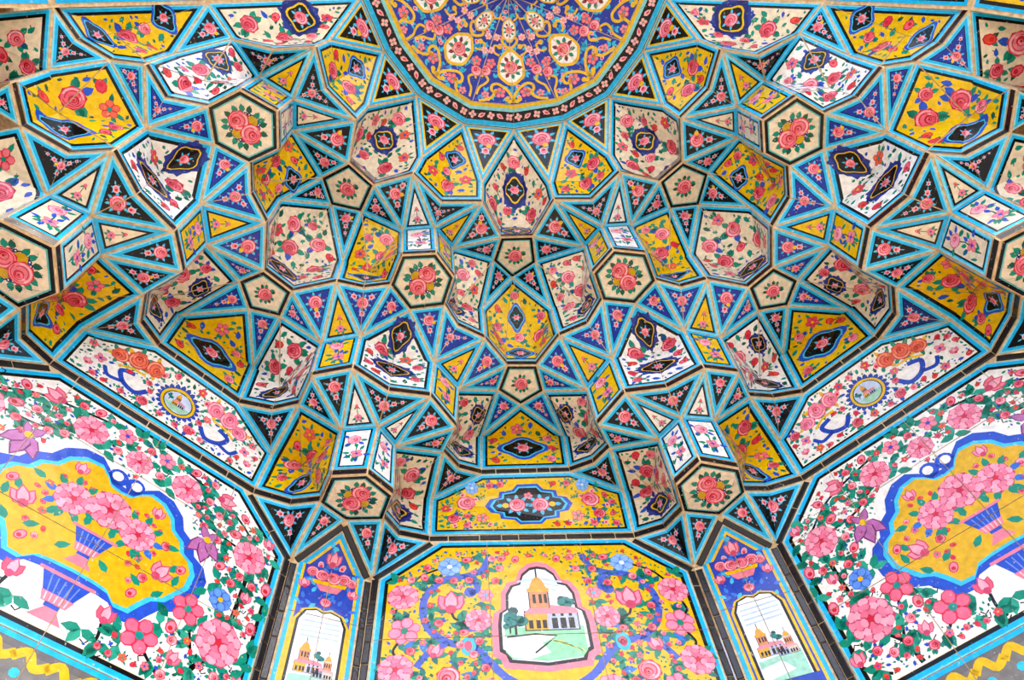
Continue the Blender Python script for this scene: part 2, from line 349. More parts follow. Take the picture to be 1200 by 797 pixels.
# ------------------------------------------------------------------ tiles
RAISE = 0.0035; EPS = 0.00007
MBK = {}
def mesh_obj(name, V, F, Cc, mat, parent=None):
    me = bpy.data.meshes.new(name); me.from_pydata(V, [], F); me.materials.append(mat)
    if Cc is not None:
        at = me.attributes.new('paint', 'FLOAT_COLOR', 'POINT')
        at.data.foreach_set('color', [x for c in Cc for x in c])
    o = bpy.data.objects.new(name, me); COL.objects.link(o)
    if parent is not None: o.parent = parent
    return o
LINC = {}
def linc(h):
    if h not in LINC: LINC[h] = lin(h)
    return LINC[h]
class Tile:
    """facets: triangles (3D, model units); uv: flattened, close to isometric, +v towards the given up vector"""
    def __init__(s, pts, tris, outline, up=None, face=None):
        s.P = pts; s.outline_i = outline
        # consistent winding
        tris = [list(t) for t in tris]; done = {0}; st = [0]
        ref = tris[0]
        n = (pts[ref[1]]-pts[ref[0]]).cross(pts[ref[2]]-pts[ref[0]])
        cen = sum((pts[i] for i in ref), Vector())/3
        if n.dot((face or CAMO)-cen) < 0: tris[0] = ref[::-1]
        while st:
            a = st.pop(); ea = {(tris[a][i-1], tris[a][i]) for i in range(3)}
            for b in range(len(tris)):
                if b in done: continue
                eb = [(tris[b][i-1], tris[b][i]) for i in range(3)]
                if any(e in ea for e in eb): tris[b] = tris[b][::-1]; done.add(b); st.append(b)
                elif any((e[1], e[0]) in ea for e in eb): done.add(b); st.append(b)
        s.T = tris
        N = Vector()
        for t in tris: N += (pts[t[1]]-pts[t[0]]).cross(pts[t[2]]-pts[t[0]])
        N.normalize(); s.N = N
        upv = up if up is not None else Vector((0, 0, 1))
        ey = upv-N*upv.dot(N)
        if ey.length < 1e-3: ey = Vector((0, 1, 0))-N*N.y
        ey.normalize(); ex = ey.cross(N)
        c0 = sum((pts[i] for i in outline), Vector())/len(outline)
        uv = {i: [(p-c0).dot(ex), (p-c0).dot(ey)] for i, p in enumerate(pts)}
        E = {tuple(sorted((t[i-1], t[i]))) for t in tris for i in range(3)}
        E = [(a, b, (pts[a]-pts[b]).length) for a, b in E]
        if len(tris) > 1:
            for it in range(120):
                for a, b, L in E:
                    dx, dy = uv[b][0]-uv[a][0], uv[b][1]-uv[a][1]; d = math.hypot(dx, dy) or 1e-9
                    k = (d-L)/d*.25
                    uv[a][0] += dx*k; uv[a][1] += dy*k; uv[b][0] -= dx*k; uv[b][1] -= dy*k
        cx = sum(uv[i][0] for i in outline)/len(outline); cy = sum(uv[i][1] for i in outline)/len(outline)
        s.uv = {i: (q[0]-cx, q[1]-cy) for i, q in uv.items()}
        o = [s.uv[i] for i in outline]
        if area(o) < 0: o = o[::-1]; s.outline_i = outline[::-1]
        s.out = o
        s.facets = []
        for t in tris:
            s.facets.append(s.facet([s.uv[i] for i in t], [pts[i] for i in t]))
        s.paint = Paint()
    @staticmethod
    def facet(q, p):
        (x0, y0), (x1, y1), (x2, y2) = q
        det = (x1-x0)*(y2-y0)-(x2-x0)*(y1-y0)
        if abs(det) < 1e-9: det = 1e-9
        e1, e2 = p[1]-p[0], p[2]-p[0]
        du = (e1*(y2-y0)-e2*(y1-y0))/det; dv = (e2*(x1-x0)-e1*(x2-x0))/det
        n = e1.cross(e2); n.normalize()
        o = p[0]-du*x0-dv*y0
        if area(q) < 0: q = q[::-1]
        return (list(q), o, du, dv, n)
    def px(s, px, py):
        v = ray((px, py)); best = None
        for q, o, du, dv, n in s.facets:
            den = v.dot(n)
            if abs(den) < 1e-6: continue
            t = (o-CAMO).dot(n)/den; P = CAMO+v*t-o
            a, b, c = du.dot(du), du.dot(dv), dv.dot(dv); det = a*c-b*b
            if abs(det) < 1e-12: continue
            r1, r2 = P.dot(du), P.dot(dv)
            u, w_ = (r1*c-r2*b)/det, (r2*a-r1*b)/det
            if inside(q, u, w_): return (u, w_)
            d = edge_dist(q, u, w_)
            if best is None or d < best[0]: best = (d, u, w_)
        return best[1:]
    def ring(s, spec, gap=.0065):
        """nested borders; returns the innermost field polygon"""
        r = inrad(s.out); k = min(1, .62*r/(gap+sum(d for d, c in spec)+1e-6)) if spec else 1
        d = gap*k; s.base = inset(s.out, d); lay = 0; f = s.base
        for wd, c in spec:
            s.paint.add(f, c, lay); lay += 1; d += wd*k; f = inset(s.out, d)
        return f
    def build(s, name, parent, groups=None, piece='panel_piece', mat=None):
        if groups is None:
            return s.emit(name, parent, [(f, []) for f in s.facets], mat)
        gi = {}
        for g, fs in enumerate(groups):
            for f in fs: gi[f] = g
        V, F = [], []
        for t in s.T:
            n = (s.P[t[1]]-s.P[t[0]]).cross(s.P[t[2]]-s.P[t[0]]).normalized()
            i = len(V); V += [W(s.P[k])+n*.0004 for k in t]; F.append([i, i+1, i+2])
        root = mesh_obj(name, V, F, None, PLASTER, parent)
        eg = {}
        for fi, t in enumerate(s.T):
            for k in range(3): eg.setdefault(frozenset((t[k-1], t[k])), []).append(fi)
        for g, fs in enumerate(groups):
            L = []
            for f in fs:
                t = s.T[f]; q = [s.uv[i] for i in t]; ix = list(t)
                if area(q) < 0: q = q[::-1]; ix = ix[::-1]
                ds = []
                for k in range(3):
                    o = [x for x in eg[frozenset((ix[k], ix[(k+1) % 3]))] if x != f]
                    ds.append(.0028 if o and gi[o[0]] != g else 0.0)
                q2 = inset_multi(q, ds) if any(ds) else q
                cuts = [(q2[k], q2[(k+1) % 3]) for k in range(3) if ds[k]]
                fc = s.facets[f]; L.append(((q2,)+fc[1:], cuts))
            s.emit(piece, root, L, mat)
        return root
    def emit(s, name, parent, facets, mat=None):
        V, F, Cc = [], [], []
        items = []
        for poly, col, lay in s.paint.items:
            xs = [p[0] for p in poly]; ys = [p[1] for p in poly]
            items.append((poly, linc(col), lay, min(xs), max(xs), min(ys), max(ys)))
        base = s.base
        for (q, o, du, dv, n), cuts in facets:
            qx0 = min(p[0] for p in q); qx1 = max(p[0] for p in q); qy0 = min(p[1] for p in q); qy1 = max(p[1] for p in q)
            for poly, col, lay, x0, x1, y0, y1 in items:
                if x1 < qx0 or x0 > qx1 or y1 < qy0 or y0 > qy1: continue
                c = clip(poly, q)
                if len(c) < 3: continue
                h = n*(RAISE+lay*EPS)
                i0 = len(V)
                for u, v in c:
                    V.append(W(o+du*u+dv*v)+h); Cc.append(col)
                F.append(list(range(i0, len(V))))
            c = clip(base, q)
            for j in range(len(c)):
                a, b = c[j-1], c[j]
                mx, my = (a[0]+b[0])/2, (a[1]+b[1])/2
                if math.dist(a, b) > 1e-4 and (edge_dist(base, mx, my) < 1e-5 or any(edge_dist([x, y], mx, my) < 1e-5 for x, y in cuts)):
                    i0 = len(V)
                    for (u, v), hh in ((a, RAISE), (b, RAISE), (b, -.0005), (a, -.0005)):
                        V.append(W(o+du*u+dv*v)+n*hh); Cc.append(linc('#c9ad86'))
                    F.append([i0+1, i0, i0+3, i0+2])
        return mesh_obj(name, V, F, Cc, mat or GLAZE, parent)
SUB_V, SUB_F = [], []          # plaster body under the tiles
def body(pts):
    i = len(SUB_V); SUB_V.extend(W(p) for p in pts); SUB_F.append(list(range(i, i+len(pts))))
def make(w, names, tris, **kw):
    """names: list of (wedge,node) or node strings (then wedge w)"""
    pts = [nd(*(n if isinstance(n, tuple) else (w, n))) for n in names]
    t = Tile(pts, tris, kw.pop('outline', None) or list(range(len(names))), **kw)
    for tr in t.T: body([pts[i] for i in tr])
    return t
# ------------------------------------------------------------------ painters of the repeated tile kinds
T3 = [(.017, TQ), (.005, TQL)]
def paint_tri(t, field, yellow=False, seed=0):
    P = t.paint
    if yellow: f = t.ring([(.012, TQ), (.006, TQL), (.013, YEL), (.001, field)])
    else: f = t.ring([(.008, TQL), (.014, TQ), (.004, BK), (.001, field)])
    P.add(f, field, 5)
    motif_tri(P, f, seed)
def motif_tri(P, f, seed=0, c=None, R=None):
    rnd = random.Random(seed)
    if c is None:
        a, b, cc = f
        la, lb, lc = math.dist(b, cc), math.dist(a, cc), math.dist(a, b); s = la+lb+lc
        c = ((la*a[0]+lb*b[0]+lc*cc[0])/s, (la*a[1]+lb*b[1]+lc*cc[1])/s)
        R = inrad(f)*.72
    x, y = c
    for i in range(8):
        q = i*math.pi/4+.3; P.leaf(x+R*.85*math.cos(q), y+R*.85*math.sin(q), q, R*.66, R*.42, LBLUE, 8)
    P.rose(x, y, R, rnd.uniform(0, 6), 2 if R > .03 else 1)
    if rnd.random() < .5:
        q = rnd.uniform(0, 6); P.add(pol(x+R*1.02*math.cos(q), y+R*1.02*math.sin(q), R*.32, 7), YEL, 18)
    for v in f:
        d = math.dist(v, c)
        if d < 2.5*R: continue
        ux, uy = (v[0]-x)/d, (v[1]-y)/d; a = math.atan2(uy, ux); k = 1.75*R; r = R*.38
        while k < d*.66:
            bx, by = x+ux*k, y+uy*k
            for o in (2.2, -2.2, .9, -.9): P.leaf(bx, by, a+o, r*1.9, r*.8, LBLUE, 8)
            P.bud(bx, by, r, a); P.leaf(bx+ux*r*1.4, by+uy*r*1.4, a, r*1.5, r*.5, LBLUE, 8)
            k += R*1.5; r *= .72
def paint_fold(t, field, crease, seed=0):
    """kite-like folded tile; crease=(top index,bottom index) in outline"""
    f = t.ring([(.008, TQL), (.014, TQ), (.004, BK), (.001, field)])
    t.paint.add(f, field, 5)
    a, b = t.uv[crease[0]], t.uv[crease[1]]
    best = None
    for k in range(2, 9):
        q = k/10; x, y = a[0]+(b[0]-a[0])*q, a[1]+(b[1]-a[1])*q; d = edge_dist(f, x, y) if inside(f, x, y) else 0
        if best is None or d > best[0]: best = (d, x, y)
    R = best[0]*.68
    if R > .004: motif_tri(t.paint, f, seed, best[1:], R)
def paint_hex(t, seed=0, two=True):
    f = t.ring([(.019, BK), (.008, '#5fb9b4'), (.001, CREAM)]); P = t.paint
    P.add(f, CREAM, 4)
    R = inrad(f); rnd = random.Random(seed)
    cx = sum(p[0] for p in f)/len(f); cy = sum(p[1] for p in f)/len(f)
    if two:
        a = .9 if seed % 2 else 2.2
        cs = [(cx+R*.33*math.cos(a), cy+R*.33*math.sin(a)), (cx-R*.33*math.cos(a), cy-R*.33*math.sin(a))]
        for s in (1, -1):
            q = a+math.pi/2*s
            for k in range(7):
                qq = q-.75+k*.25; P.add(pol(cx+R*.52*math.cos(qq), cy+R*.52*math.sin(qq), R*.085, 7), NAVY, 9); P.add(pol(cx+R*.53*math.cos(qq), cy+R*.53*math.sin(qq), R*.03, 5), WHITE, 10)
            P.add(pol(cx+R*.34*math.cos(q), cy+R*.34*math.sin(q), R*.24, 9), OCHRE, 11)
        rr = R*.40
    else: cs = [(cx, cy)]; rr = R*.46
    n = 16 if two else 11
    for i in range(n):
        q = 2*math.pi*i/n+rnd.uniform(-.1, .1)
        d = R*(.5 if two else .40)*(1+.22*abs(math.cos(q-(a if two else 0))) if two else 1)
        P.leaf(cx+d*math.cos(q), cy+d*math.sin(q), q+rnd.uniform(-.3, .3), R*.33, R*.26, GREEN if i % 3 else DGREEN, 8)
        if i % 2: P.add(pol(cx+R*.88*math.cos(q), cy+R*.88*math.sin(q), R*.022, 5), '#b5502f', 8)
    for k, (x, y) in enumerate(cs): P.rose(x, y, rr, 1.5+2.6*k+seed, 2, cols=(RED, '#ef7d8c', '#f9b9bd'), layer=13+k*8)
def fieldcol(c): return {'y': YEL, 'w': WHITE, 'c': CREAM}[c]
def paint_strip(t, col, seed=0, tri=False):
    f = t.ring([(.012, TQL if seed % 2 else TQ), (.006, TQ), (.011, BK), (.001, fieldcol(col))]); P = t.paint
    P.add(f, fieldcol(col), 5); rnd = random.Random(seed)
    cx = sum(p[0] for p in f)/len(f); cy = sum(p[1] for p in f)/len(f); R = inrad(f)
    vs = max(f, key=lambda p: math.dist(p, (cx, cy))); a = math.atan2(vs[1]-cy, vs[0]-cx)
    L = math.dist(vs, (cx, cy))
    if tri:
        b = (cx-math.cos(a)*L*.25, cy-math.sin(a)*L*.25)
        for i in range(4):
            q = a+(-1.2, -.5, .5, 1.2)[i]; P.leaf(b[0], b[1], q+math.pi, R*.9, R*.45, GREEN)
        P.flower(b[0], b[1], R*.5, a, 5, PINK, COBALT, DPINK)
        e = (b[0]+math.cos(a)*L*.5, b[1]+math.sin(a)*L*.5)
        P.stroke([b, e], R*.09, DGREEN, 7); P.bud(e[0], e[1], R*.22, a, edge=RED)
        for o in (2.4, -2.4): P.leaf(e[0], e[1], a+o, R*.6, R*.25, GREEN)
    else:
        ys = max(abs(p[1]-cy) for p in f)
        for k, yy in enumerate((.48, -.32)):
            x, y = cx+R*.15*(1 if k else -1), cy+ys*yy
            P.stroke([(cx, cy-ys*.8), (cx+R*.1, cy), (x, y)], R*.07, DGREEN, 7)
            for i in range(6):
                q = rnd.uniform(0, 6.28); P.leaf(x+R*.4*math.cos(q), y+R*.4*math.sin(q), q, R*.5, R*.28, GREEN if i % 2 else COBALT)
            if k: P.flower(x, y, R*.42, 1, 4, PINK, COBALT, DPINK)
            else: P.rose(x, y, R*.44, seed, 1, cols=(DPINK, '#f3a0b4', LPINK))
        for i in range(5):
            P.leaf(cx+R*rnd.uniform(-.7, .7), cy-ys*.75+R*rnd.uniform(0, .3), 1.57+rnd.uniform(-.8, .8), R*.6, R*.2, GREEN)
def paint_cell(t, col, seed, med=(), big=.046, mir=False):
    """med: list of (u,v,rx,ry,rot,kind)"""
    f = t.ring([(.006, TQL), (.015, TQ), (.016, BK), (.001, fieldcol(col))]); P = t.paint
    P.add(f, fieldcol(col), 5)
    av = []
    for (u, v, rx, ry, rot, kind) in med:
        cs = {'n': (NAVY, NAVY, YEL, BK), 'y': (NAVY, YEL, BK, BK), 'b': (COBALT, LBLUE, BK, BK), 'g': (COBALT, LBLUE, '#3a3a44', '#3a3a44')}[kind]
        rx *= 1.22; ry *= 1.22
        P.medallion(u, v, rx, ry, rot, cs, 9, 4, .13, (1.12, .92, .84, .72))
        m = min(rx, ry)*.42
        for i in range(6):
            q = i*math.pi/3; P.leaf(u+m*.8*math.cos(q), v+m*.8*math.sin(q), q, m*.75, m*.45, LBLUE, 14)
        P.rose(u, v, m, rot+1, 2 if m > .03 else 1, layer=15)
        av.append((u, v, max(rx, ry)*1.02))
    scatter(P, f, random.Random(seed), big, 'y', av)
def wedge_list():
    for s in 'LR':
        for h in ('H1', 'H2', 'H3', 'H4'): yield h+s
QUAD = [(0, 1, 2), (0, 2, 3)]
CEIL = bpy.data.objects.new('ceiling', bpy.data.meshes.new('ceiling')); COL.objects.link(CEIL)
def band(w1, a, w2, b, parent, bricks=0):
    A, B = nd(w1, a), nd(w2, b); up = Vector((0, 0, BAND))
    body([A, B, B+up, A+up])
    if bricks:
        brick_row(A+up*.1, B+up*.1, up*.8, bricks, parent)
    else:
        t = Tile([A, B, B+up, A+up], QUAD, [0, 1, 2, 3]); f = t.ring([(.001, DARK)], .0035); t.paint.items = [(t.base, '#1a1316', 0)]
        t.build('band_tile', parent)
BRK = {}
def brick_row(A, B, up, n, parent, out=None, mat=None, gap=.006, thick=.008, jit=.25, seed=1):
    """black glazed bricks from A to B, each its own object"""
    rnd = random.Random(seed); d = (B-A); L = d.length; e = d/L
    nrm = e.cross(up).normalized()
    if nrm.dot(CAMO-(A+B)/2) < 0: nrm = -nrm
    cuts = [0]+sorted((i+rnd.uniform(-jit, jit))/n for i in range(1, n))+[1]
    for i in range(n):
        a = A+d*cuts[i]+e*gap/2; b = A+d*cuts[i+1]-e*gap/2
        k = .0045; pr = nrm*(thick+rnd.uniform(-.002, .002)); ch = nrm*(-.003)
        u = up; ui = up.normalized()*k
        lo = [a, b, b+u, a+u]; hi = [a+e*k+ui, b-e*k+ui, b-e*k+u-ui, a+e*k+u-ui]
        V = [W(p-nrm*.004) for p in lo]+[W(p+pr+ch) for p in lo]+[W(p+pr) for p in hi]
        F = [[8, 9, 10, 11]]+[[4+j, 4+(j+1) % 4, 8+(j+1) % 4, 8+j] for j in range(4)]+[[j, (j+1) % 4, 4+(j+1) % 4, 4+j] for j in range(4)]
        mesh_obj('brick', V, F, None, mat or BRICK, parent)
def tri(w, n, col, yellow=False):
    t = make(w, n, [(0, 1, 2)]); paint_tri(t, col, yellow, sum(map(ord, ''.join(map(str, n))))); t.build('triangle_tile', CEIL)
def fold(w, n, col, tris=((0, 1, 3), (1, 2, 3)), cr=(1, 3)):
    t = make(w, n, tris); paint_fold(t, col, cr, sum(map(ord, ''.join(map(str, n))))); t.build('folded_tile', CEIL, [[0], [1]])
def strip(w, lo, hi, apex, col, seed):
    a, b = lo; c, d = hi
    t = make(w, [a+'^', b+'^', d, c], QUAD); paint_strip(t, col, seed); t.build('strip_tile', CEIL)
    t = make(w, [c, d, apex], [(0, 1, 2)]); paint_strip(t, col, seed+1, True); t.build('strip_end_tile', CEIL)
    band(w, a, w, b, CEIL)
def cellA(w, n, i, col, seed, med=()):
    """n = first, low corner, bottom middle, bottom end, shoulder, apex, top of first"""
    nm = [n[0]+'^', n[1]+'^', n[2]+'^', n[3]+'^', n[4], n[5], n[6], i]
    t = make(w, nm, [(4, 5, 7), (3, 4, 7), (2, 3, 7), (5, 6, 7), (6, 0, 7), (0, 1, 7), (1, 2, 7)], outline=[0, 1, 2, 3, 4, 5, 6])
    u = t.uv
    def mix(*a):
        s = sum(k for _, k in a); return (sum(u[j][0]*k for j, k in a)/s, sum(u[j][1]*k for j, k in a)/s)
    m = []
    for (spec, rx, ry, rot, kd) in med:
        p = mix(*spec); m.append((p[0], p[1], rx, ry, rot, kd))
    paint_cell(t, col, seed, m); t.build('niche_panel', CEIL, [[0], [1, 2], [3], [4, 5, 6]])
    band(w, n[1], w, n[2], CEIL); band(w, n[2], w, n[3], CEIL)
MEDA = [([(7, 2), (2, 1), (1, 1)], .075, .055, .3, 'n')]
for w in wedge_list():
    h = w[:2]; R_ = w[2] == 'R'; sd = ord(h[1])*7
    strip(w, ('n0', 'r0'), ('q1', 'q2'), 'p1', 'w' if h in ('H1', 'H2') else 'c', sd)
    strip(w, ('n2', 'r2'), ('h1', 'h2'), 'p3', {'H1': 'y', 'H2': 'w', 'H3': 'c', 'H4': 'y'}[h], sd+2)
    tri(w, ['f2', 'br2', 'g1'], BLUE)
    fold(w, ['br2', 'k2', 'p2', 'g1'], BLUE)
    tri(w, ['s4', 'o1', 't0'], BK, True)
    tri(w, ['d2', 'd3', 's3'], BK)
    cellA(w, ['r2', 'br2', 'k2', 'p2', 's3', 'd2', 'h2'], 'i2', {'H1': 'c', 'H2': 'y', 'H3': 'y', 'H4': 'w'}[h], sd+5,
          {'H3': [([(7, 1), (5, 1)], .06, .05, 0, 'b')], 'H1': [([(7, 2), (2, 1), (1, 1)], .06, .045, .3, 'n')], 'H2': [([(7, 1), (2, 1.2)], .08, .04, .1, 'b')], 'H4': [([(7, 1), (5, 1)], .06, .055, 0, 'y')]}[h])
    if h == 'H4': continue
    tri(w, ['f0', 'br0', 'c'], BK); fold(w, ['br0', 'k0', 'a1', 'c'], BK)
    tri(w, ['p1', 'w1', 'q2'], BK); tri(w, ['q2', 'w1', 'e1'], BK)
    fold(w, ['e1', 'v1', 'u1', 's1'], BK if not (h == 'H3' and R_) else NAVY)
    strip(w, ('p1', 'w1'), ('g1', 'g2'), 'p2', 'y', sd+8)
    tri(w, ['p2', 'b1', 'g2'], BLUE); tri(w, ['g2', 'b1', 'b2'], BLUE)
    tri(w, ['b2', 'b3', 's2'], BLUE if w != 'H2R' else BK)
    tri(w, ['p3', 'd1', 'h2'], BK); tri(w, ['h2', 'd1', 'd2'], BK)
    cellA(w, ['r0', 'br0', 'k0', 'a1', 's1', 'e1', 'q2'], 'i0', {'H1': 'c', 'H2': 'y', 'H3': 'y'}[h], sd+11, [([(7, 1.2), (2, 1), (1, .6)], .085, .055, .5 if not R_ else -.5, 'n' if h == 'H1' else 'b')])
    cellA(w, ['w1', 'e1', 'v1', 'u1', 's2', 'b2', 'g2'], 'i1', 'c' if h != 'H2' else 'w', sd+13, [([(7, 1.3), (2, 1)], .075, .04, .4 if not R_ else -.4, 'y')] + ([([(7, 1), (5, 1)], .055, .04, 0, 'y')] if h != 'H2' or R_ else []))
# tiles on the mirror planes between two wedges
def pair(wa, wb, a, b): return [(wa, x) for x in a]+[(wb, x) for x in b]
for s in 'LR':
    for wa, wb in (('H1'+s, 'H2'+s), ('H3'+s, 'H4'+s)):
        sd = 3 if wa[1] == '1' else 4
        for k in '02':
            t = make(wa, pair(wa, wb, ['f'+k, 'br'+k, 'r'+k, 'n'+k], ['r'+k, 'br'+k]), [(0, 1, 2), (0, 2, 3), (0, 3, 4), (0, 4, 5)], up=Vector((0, -1, 0)))
            paint_hex(t, sd+int(k)+(s == 'R')); t.build('hexagon_tile', CEIL)
        for a, b, m_ in (('q1', 'p1', 'm1'), ('h1', 'p3', 'm2')):
            nm = [(wa, a), (wa, b), (wa, m_), (wb, b)]
            t = make(wa, nm, [(0, 1, 2), (0, 2, 3)]); paint_fold(t, BK, (2, 0), 5); t.build('folded_tile', CEIL, [[0], [1]])
        for f_, g_, p_, m_, x_, col in (('f2', 'g1', 'p1', 'm1', 'x1', 'w'), ('o1', 's4', 'p3', 'm2', 'x3', 'y')):
            nm = [(wa, f_), (wa, g_), (wa, p_+'^'), (wa, m_+'^'), (wb, p_+'^'), (wb, g_), (wa, x_)]
            t = make(wa, nm, [(0, 1, 6), (1, 2, 6), (2, 3, 6), (3, 4, 6), (4, 5, 6), (5, 0, 6)], outline=[0, 1, 2, 3, 4, 5])
            u = t.uv; X = u[6]; top = u[0]; bot = u[3]
            def lp(a, b, k): return (a[0]+(b[0]-a[0])*k, a[1]+(b[1]-a[1])*k)
            if f_ == 'f2':
                A, B = lp(X, top, .42), lp(X, bot, .48)
                md = [(A[0], A[1], .075, .055, math.atan2(top[1]-X[1], top[0]-X[0]), 'y'), (B[0], B[1], .095, .06, math.atan2(bot[0]-X[0], X[1]-bot[1]), 'y')]
            else:
                A = lp(X, top, .36); md = [(A[0], A[1], .06, .065, 0, 'b')]
            paint_cell(t, col, 31+sd, md, .05); t.build('niche_panel', CEIL, [[0], [1, 2], [3, 4], [5]])
            band(wa, p_, wa, m_, CEIL); band(wa, m_, wb, p_, CEIL)
for wa, wb in (('H1L', 'H1R'), ('H2L', 'H3L'), ('H2R', 'H3R')):
    ctr = wa == 'H1L'
    for b1, b2, b3 in (('b1', 'b2', 'b3'), ('d1', 'd2', 'd3')):
        t = make(wa, [(wa, b1), (wa, b2), (wa, b3), (wb, b2), (wb, b1)], [(0, 1, 2), (0, 2, 3), (0, 3, 4)], up=Vector((0, -1, 0)))
        paint_hex(t, 2, False); t.build('pentagon_tile', CEIL)
    t = make(wa, [(wa, 'u1^'), (wa, 's2'), (wa, 'b3'), (wb, 's2'), (wb, 'u1^')], [(0, 1, 4), (1, 3, 4), (1, 2, 3)])
    cy = (t.uv[0][1]+t.uv[1][1])/2
    paint_cell(t, 'y', 61, [(0, cy+.03, .12, .085, 0, 'b')], .05); t.build('niche_panel', CEIL, [[0, 1], [2]])
    for b1, p2, s3, d3, y1 in (('b1', 'p2', 's3', 'd3', 'y1'), ('d1', 'p3', 's4', 't0', 'y3')):
        nm = [(wa, b1+'^'), (wa, p2+'^'), (wa, s3), (wa, d3), (wb, s3), (wb, p2+'^'), (wb, b1+'^'), (wa, y1), (wb, y1)]
        t = make(wa, nm, [(7, 8, 3), (0, 6, 8), (0, 8, 7), (1, 0, 7), (1, 7, 2), (2, 7, 3), (6, 5, 8), (5, 4, 8), (4, 3, 8)], outline=[0, 1, 2, 3, 4, 5, 6])
        u = t.uv; yb = (u[0][1]+u[7][1])/2; ym = u[7][1]; yt = u[3][1]
        up3 = b1 == 'd1'
        if up3: md = [(0, ym+(yt-ym)*.38, .065, .10 if ctr else .075, 0, 'n'), (0, yb, .085, .05, 0, 'y')]
        else: md = [(0, ym+(yt-ym)*.40, .042, .085, 0, 'b'), (0, yb, .07, .055, 0, 'g')] if ctr else [(0, yb+.01, .08, .05, 0, 'y')]
        paint_cell(t, 'c' if up3 or not ctr else 'y', 71+up3, md, .05); t.build('niche_panel', CEIL, [[0], [1, 2], [3, 4, 5], [6, 7, 8]])
        band(wa, b1, wa, p2, CEIL); band(wb, b1, wb, p2, CEIL); band(wa, b1, wb, b1, CEIL)
# the cells squeezed against the front arch
for s in 'LR':
    w = 'H4'+s; c67 = 'H3'+s
    fold(w, ['p1', 'm4', 'j4', 'q2'], BK); tri(w, ['p2', 'b4', 'g1'], BLUE)
    fold(w, ['b4', 'mb', 'tb', 'sh4'], BK if s == 'L' else BLUE); fold(w, ['p3', 'mid4', 'd2', 'h2'], BK)
    tri(w, ['j4', 'l4', 'v4'], BK)
    t = make(w, ['p1^', 'm4^', 'j4^', 'l4^', 'sh4', 'b4', 'g1', 'i4'], [(5, 6, 7), (4, 5, 7), (3, 4, 7), (2, 3, 7), (1, 2, 7), (0, 1, 7), (6, 0, 7)], outline=[0, 1, 2, 3, 4, 5, 6])
    u = t.uv; p = ((u[7][0]*1.1+u[1][0])/2.1, (u[7][1]*1.1+u[1][1])/2.1)
    paint_cell(t, 'y', 83, [(p[0], p[1], .11, .05, .1, 'b')], .055); t.build('niche_panel', CEIL, [[0, 6], [1, 2], [3, 4, 5]])
    for a, b in (('p1', 'm4'), ('m4', 'j4'), ('j4', 'l4')): band(w, a, w, b, CEIL)
    t = make(w, ['p2^', 'b4^', 'mb^', 'tb^', 'd3', 's3', 'y4'], [(4, 5, 6), (5, 0, 6), (0, 1, 6), (1, 2, 6), (2, 3, 6), (3, 4, 6)], outline=[0, 1, 2, 3, 4, 5])
    u = t.uv; p = ((u[6][0]+u[4][0])/2, (u[6][1]+u[4][1])/2)
    paint_cell(t, 'y', 87, [(p[0], p[1], .07, .055, 0, 'b'), ((u[6][0]+u[2][0])/2, (u[6][1]+u[2][1])/2, .075, .045, 0, 'b')], .05); t.build('niche_panel', CEIL, [[0, 1], [2, 3], [4, 5]])
    for a, b in (('p2', 'b4'), ('b4', 'mb'), ('mb', 'tb')): band(w, a, w, b, CEIL)
    t = make(w, ['p3^', 'mid4^', 'd2', 'd3', 't0', 's4', 'z4'], [(4, 5, 6), (5, 0, 6), (0, 1, 6), (1, 2, 6), (2, 3, 6), (3, 4, 6)], outline=[0, 1, 2, 3, 4, 5])
    u = t.uv; p = ((u[6][0]*1.4+u[4][0]+u[3][0]*.5)/2.9, (u[6][1]*1.4+u[4][1]+u[3][1]*.5)/2.9)
    paint_cell(t, 'c', 89, [(p[0], p[1], .09, .095, .3, 'n')], .05); t.build('niche_panel', CEIL, [[0, 1], [2, 3], [4, 5]])
    for a, b in (('p3', 'mid4'), ('mid4', 'd2')): band(w, a, w, b, CEIL)
    t = make(w, ['sh4', 'tb', 't4', 'e4', 'l4'], [(0, 1, 2), (0, 2, 3), (0, 3, 4)]); paint_cell(t, 'c', 93, [], .06); t.build('niche_panel', CEIL)
    t = make(w, ['q2', 'j4', 'x4', 'x5', 'r0'], [(0, 1, 2), (0, 2, 3), (0, 3, 4)]); paint_cell(t, 'c', 95, [], .06); t.build('niche_panel', CEIL)
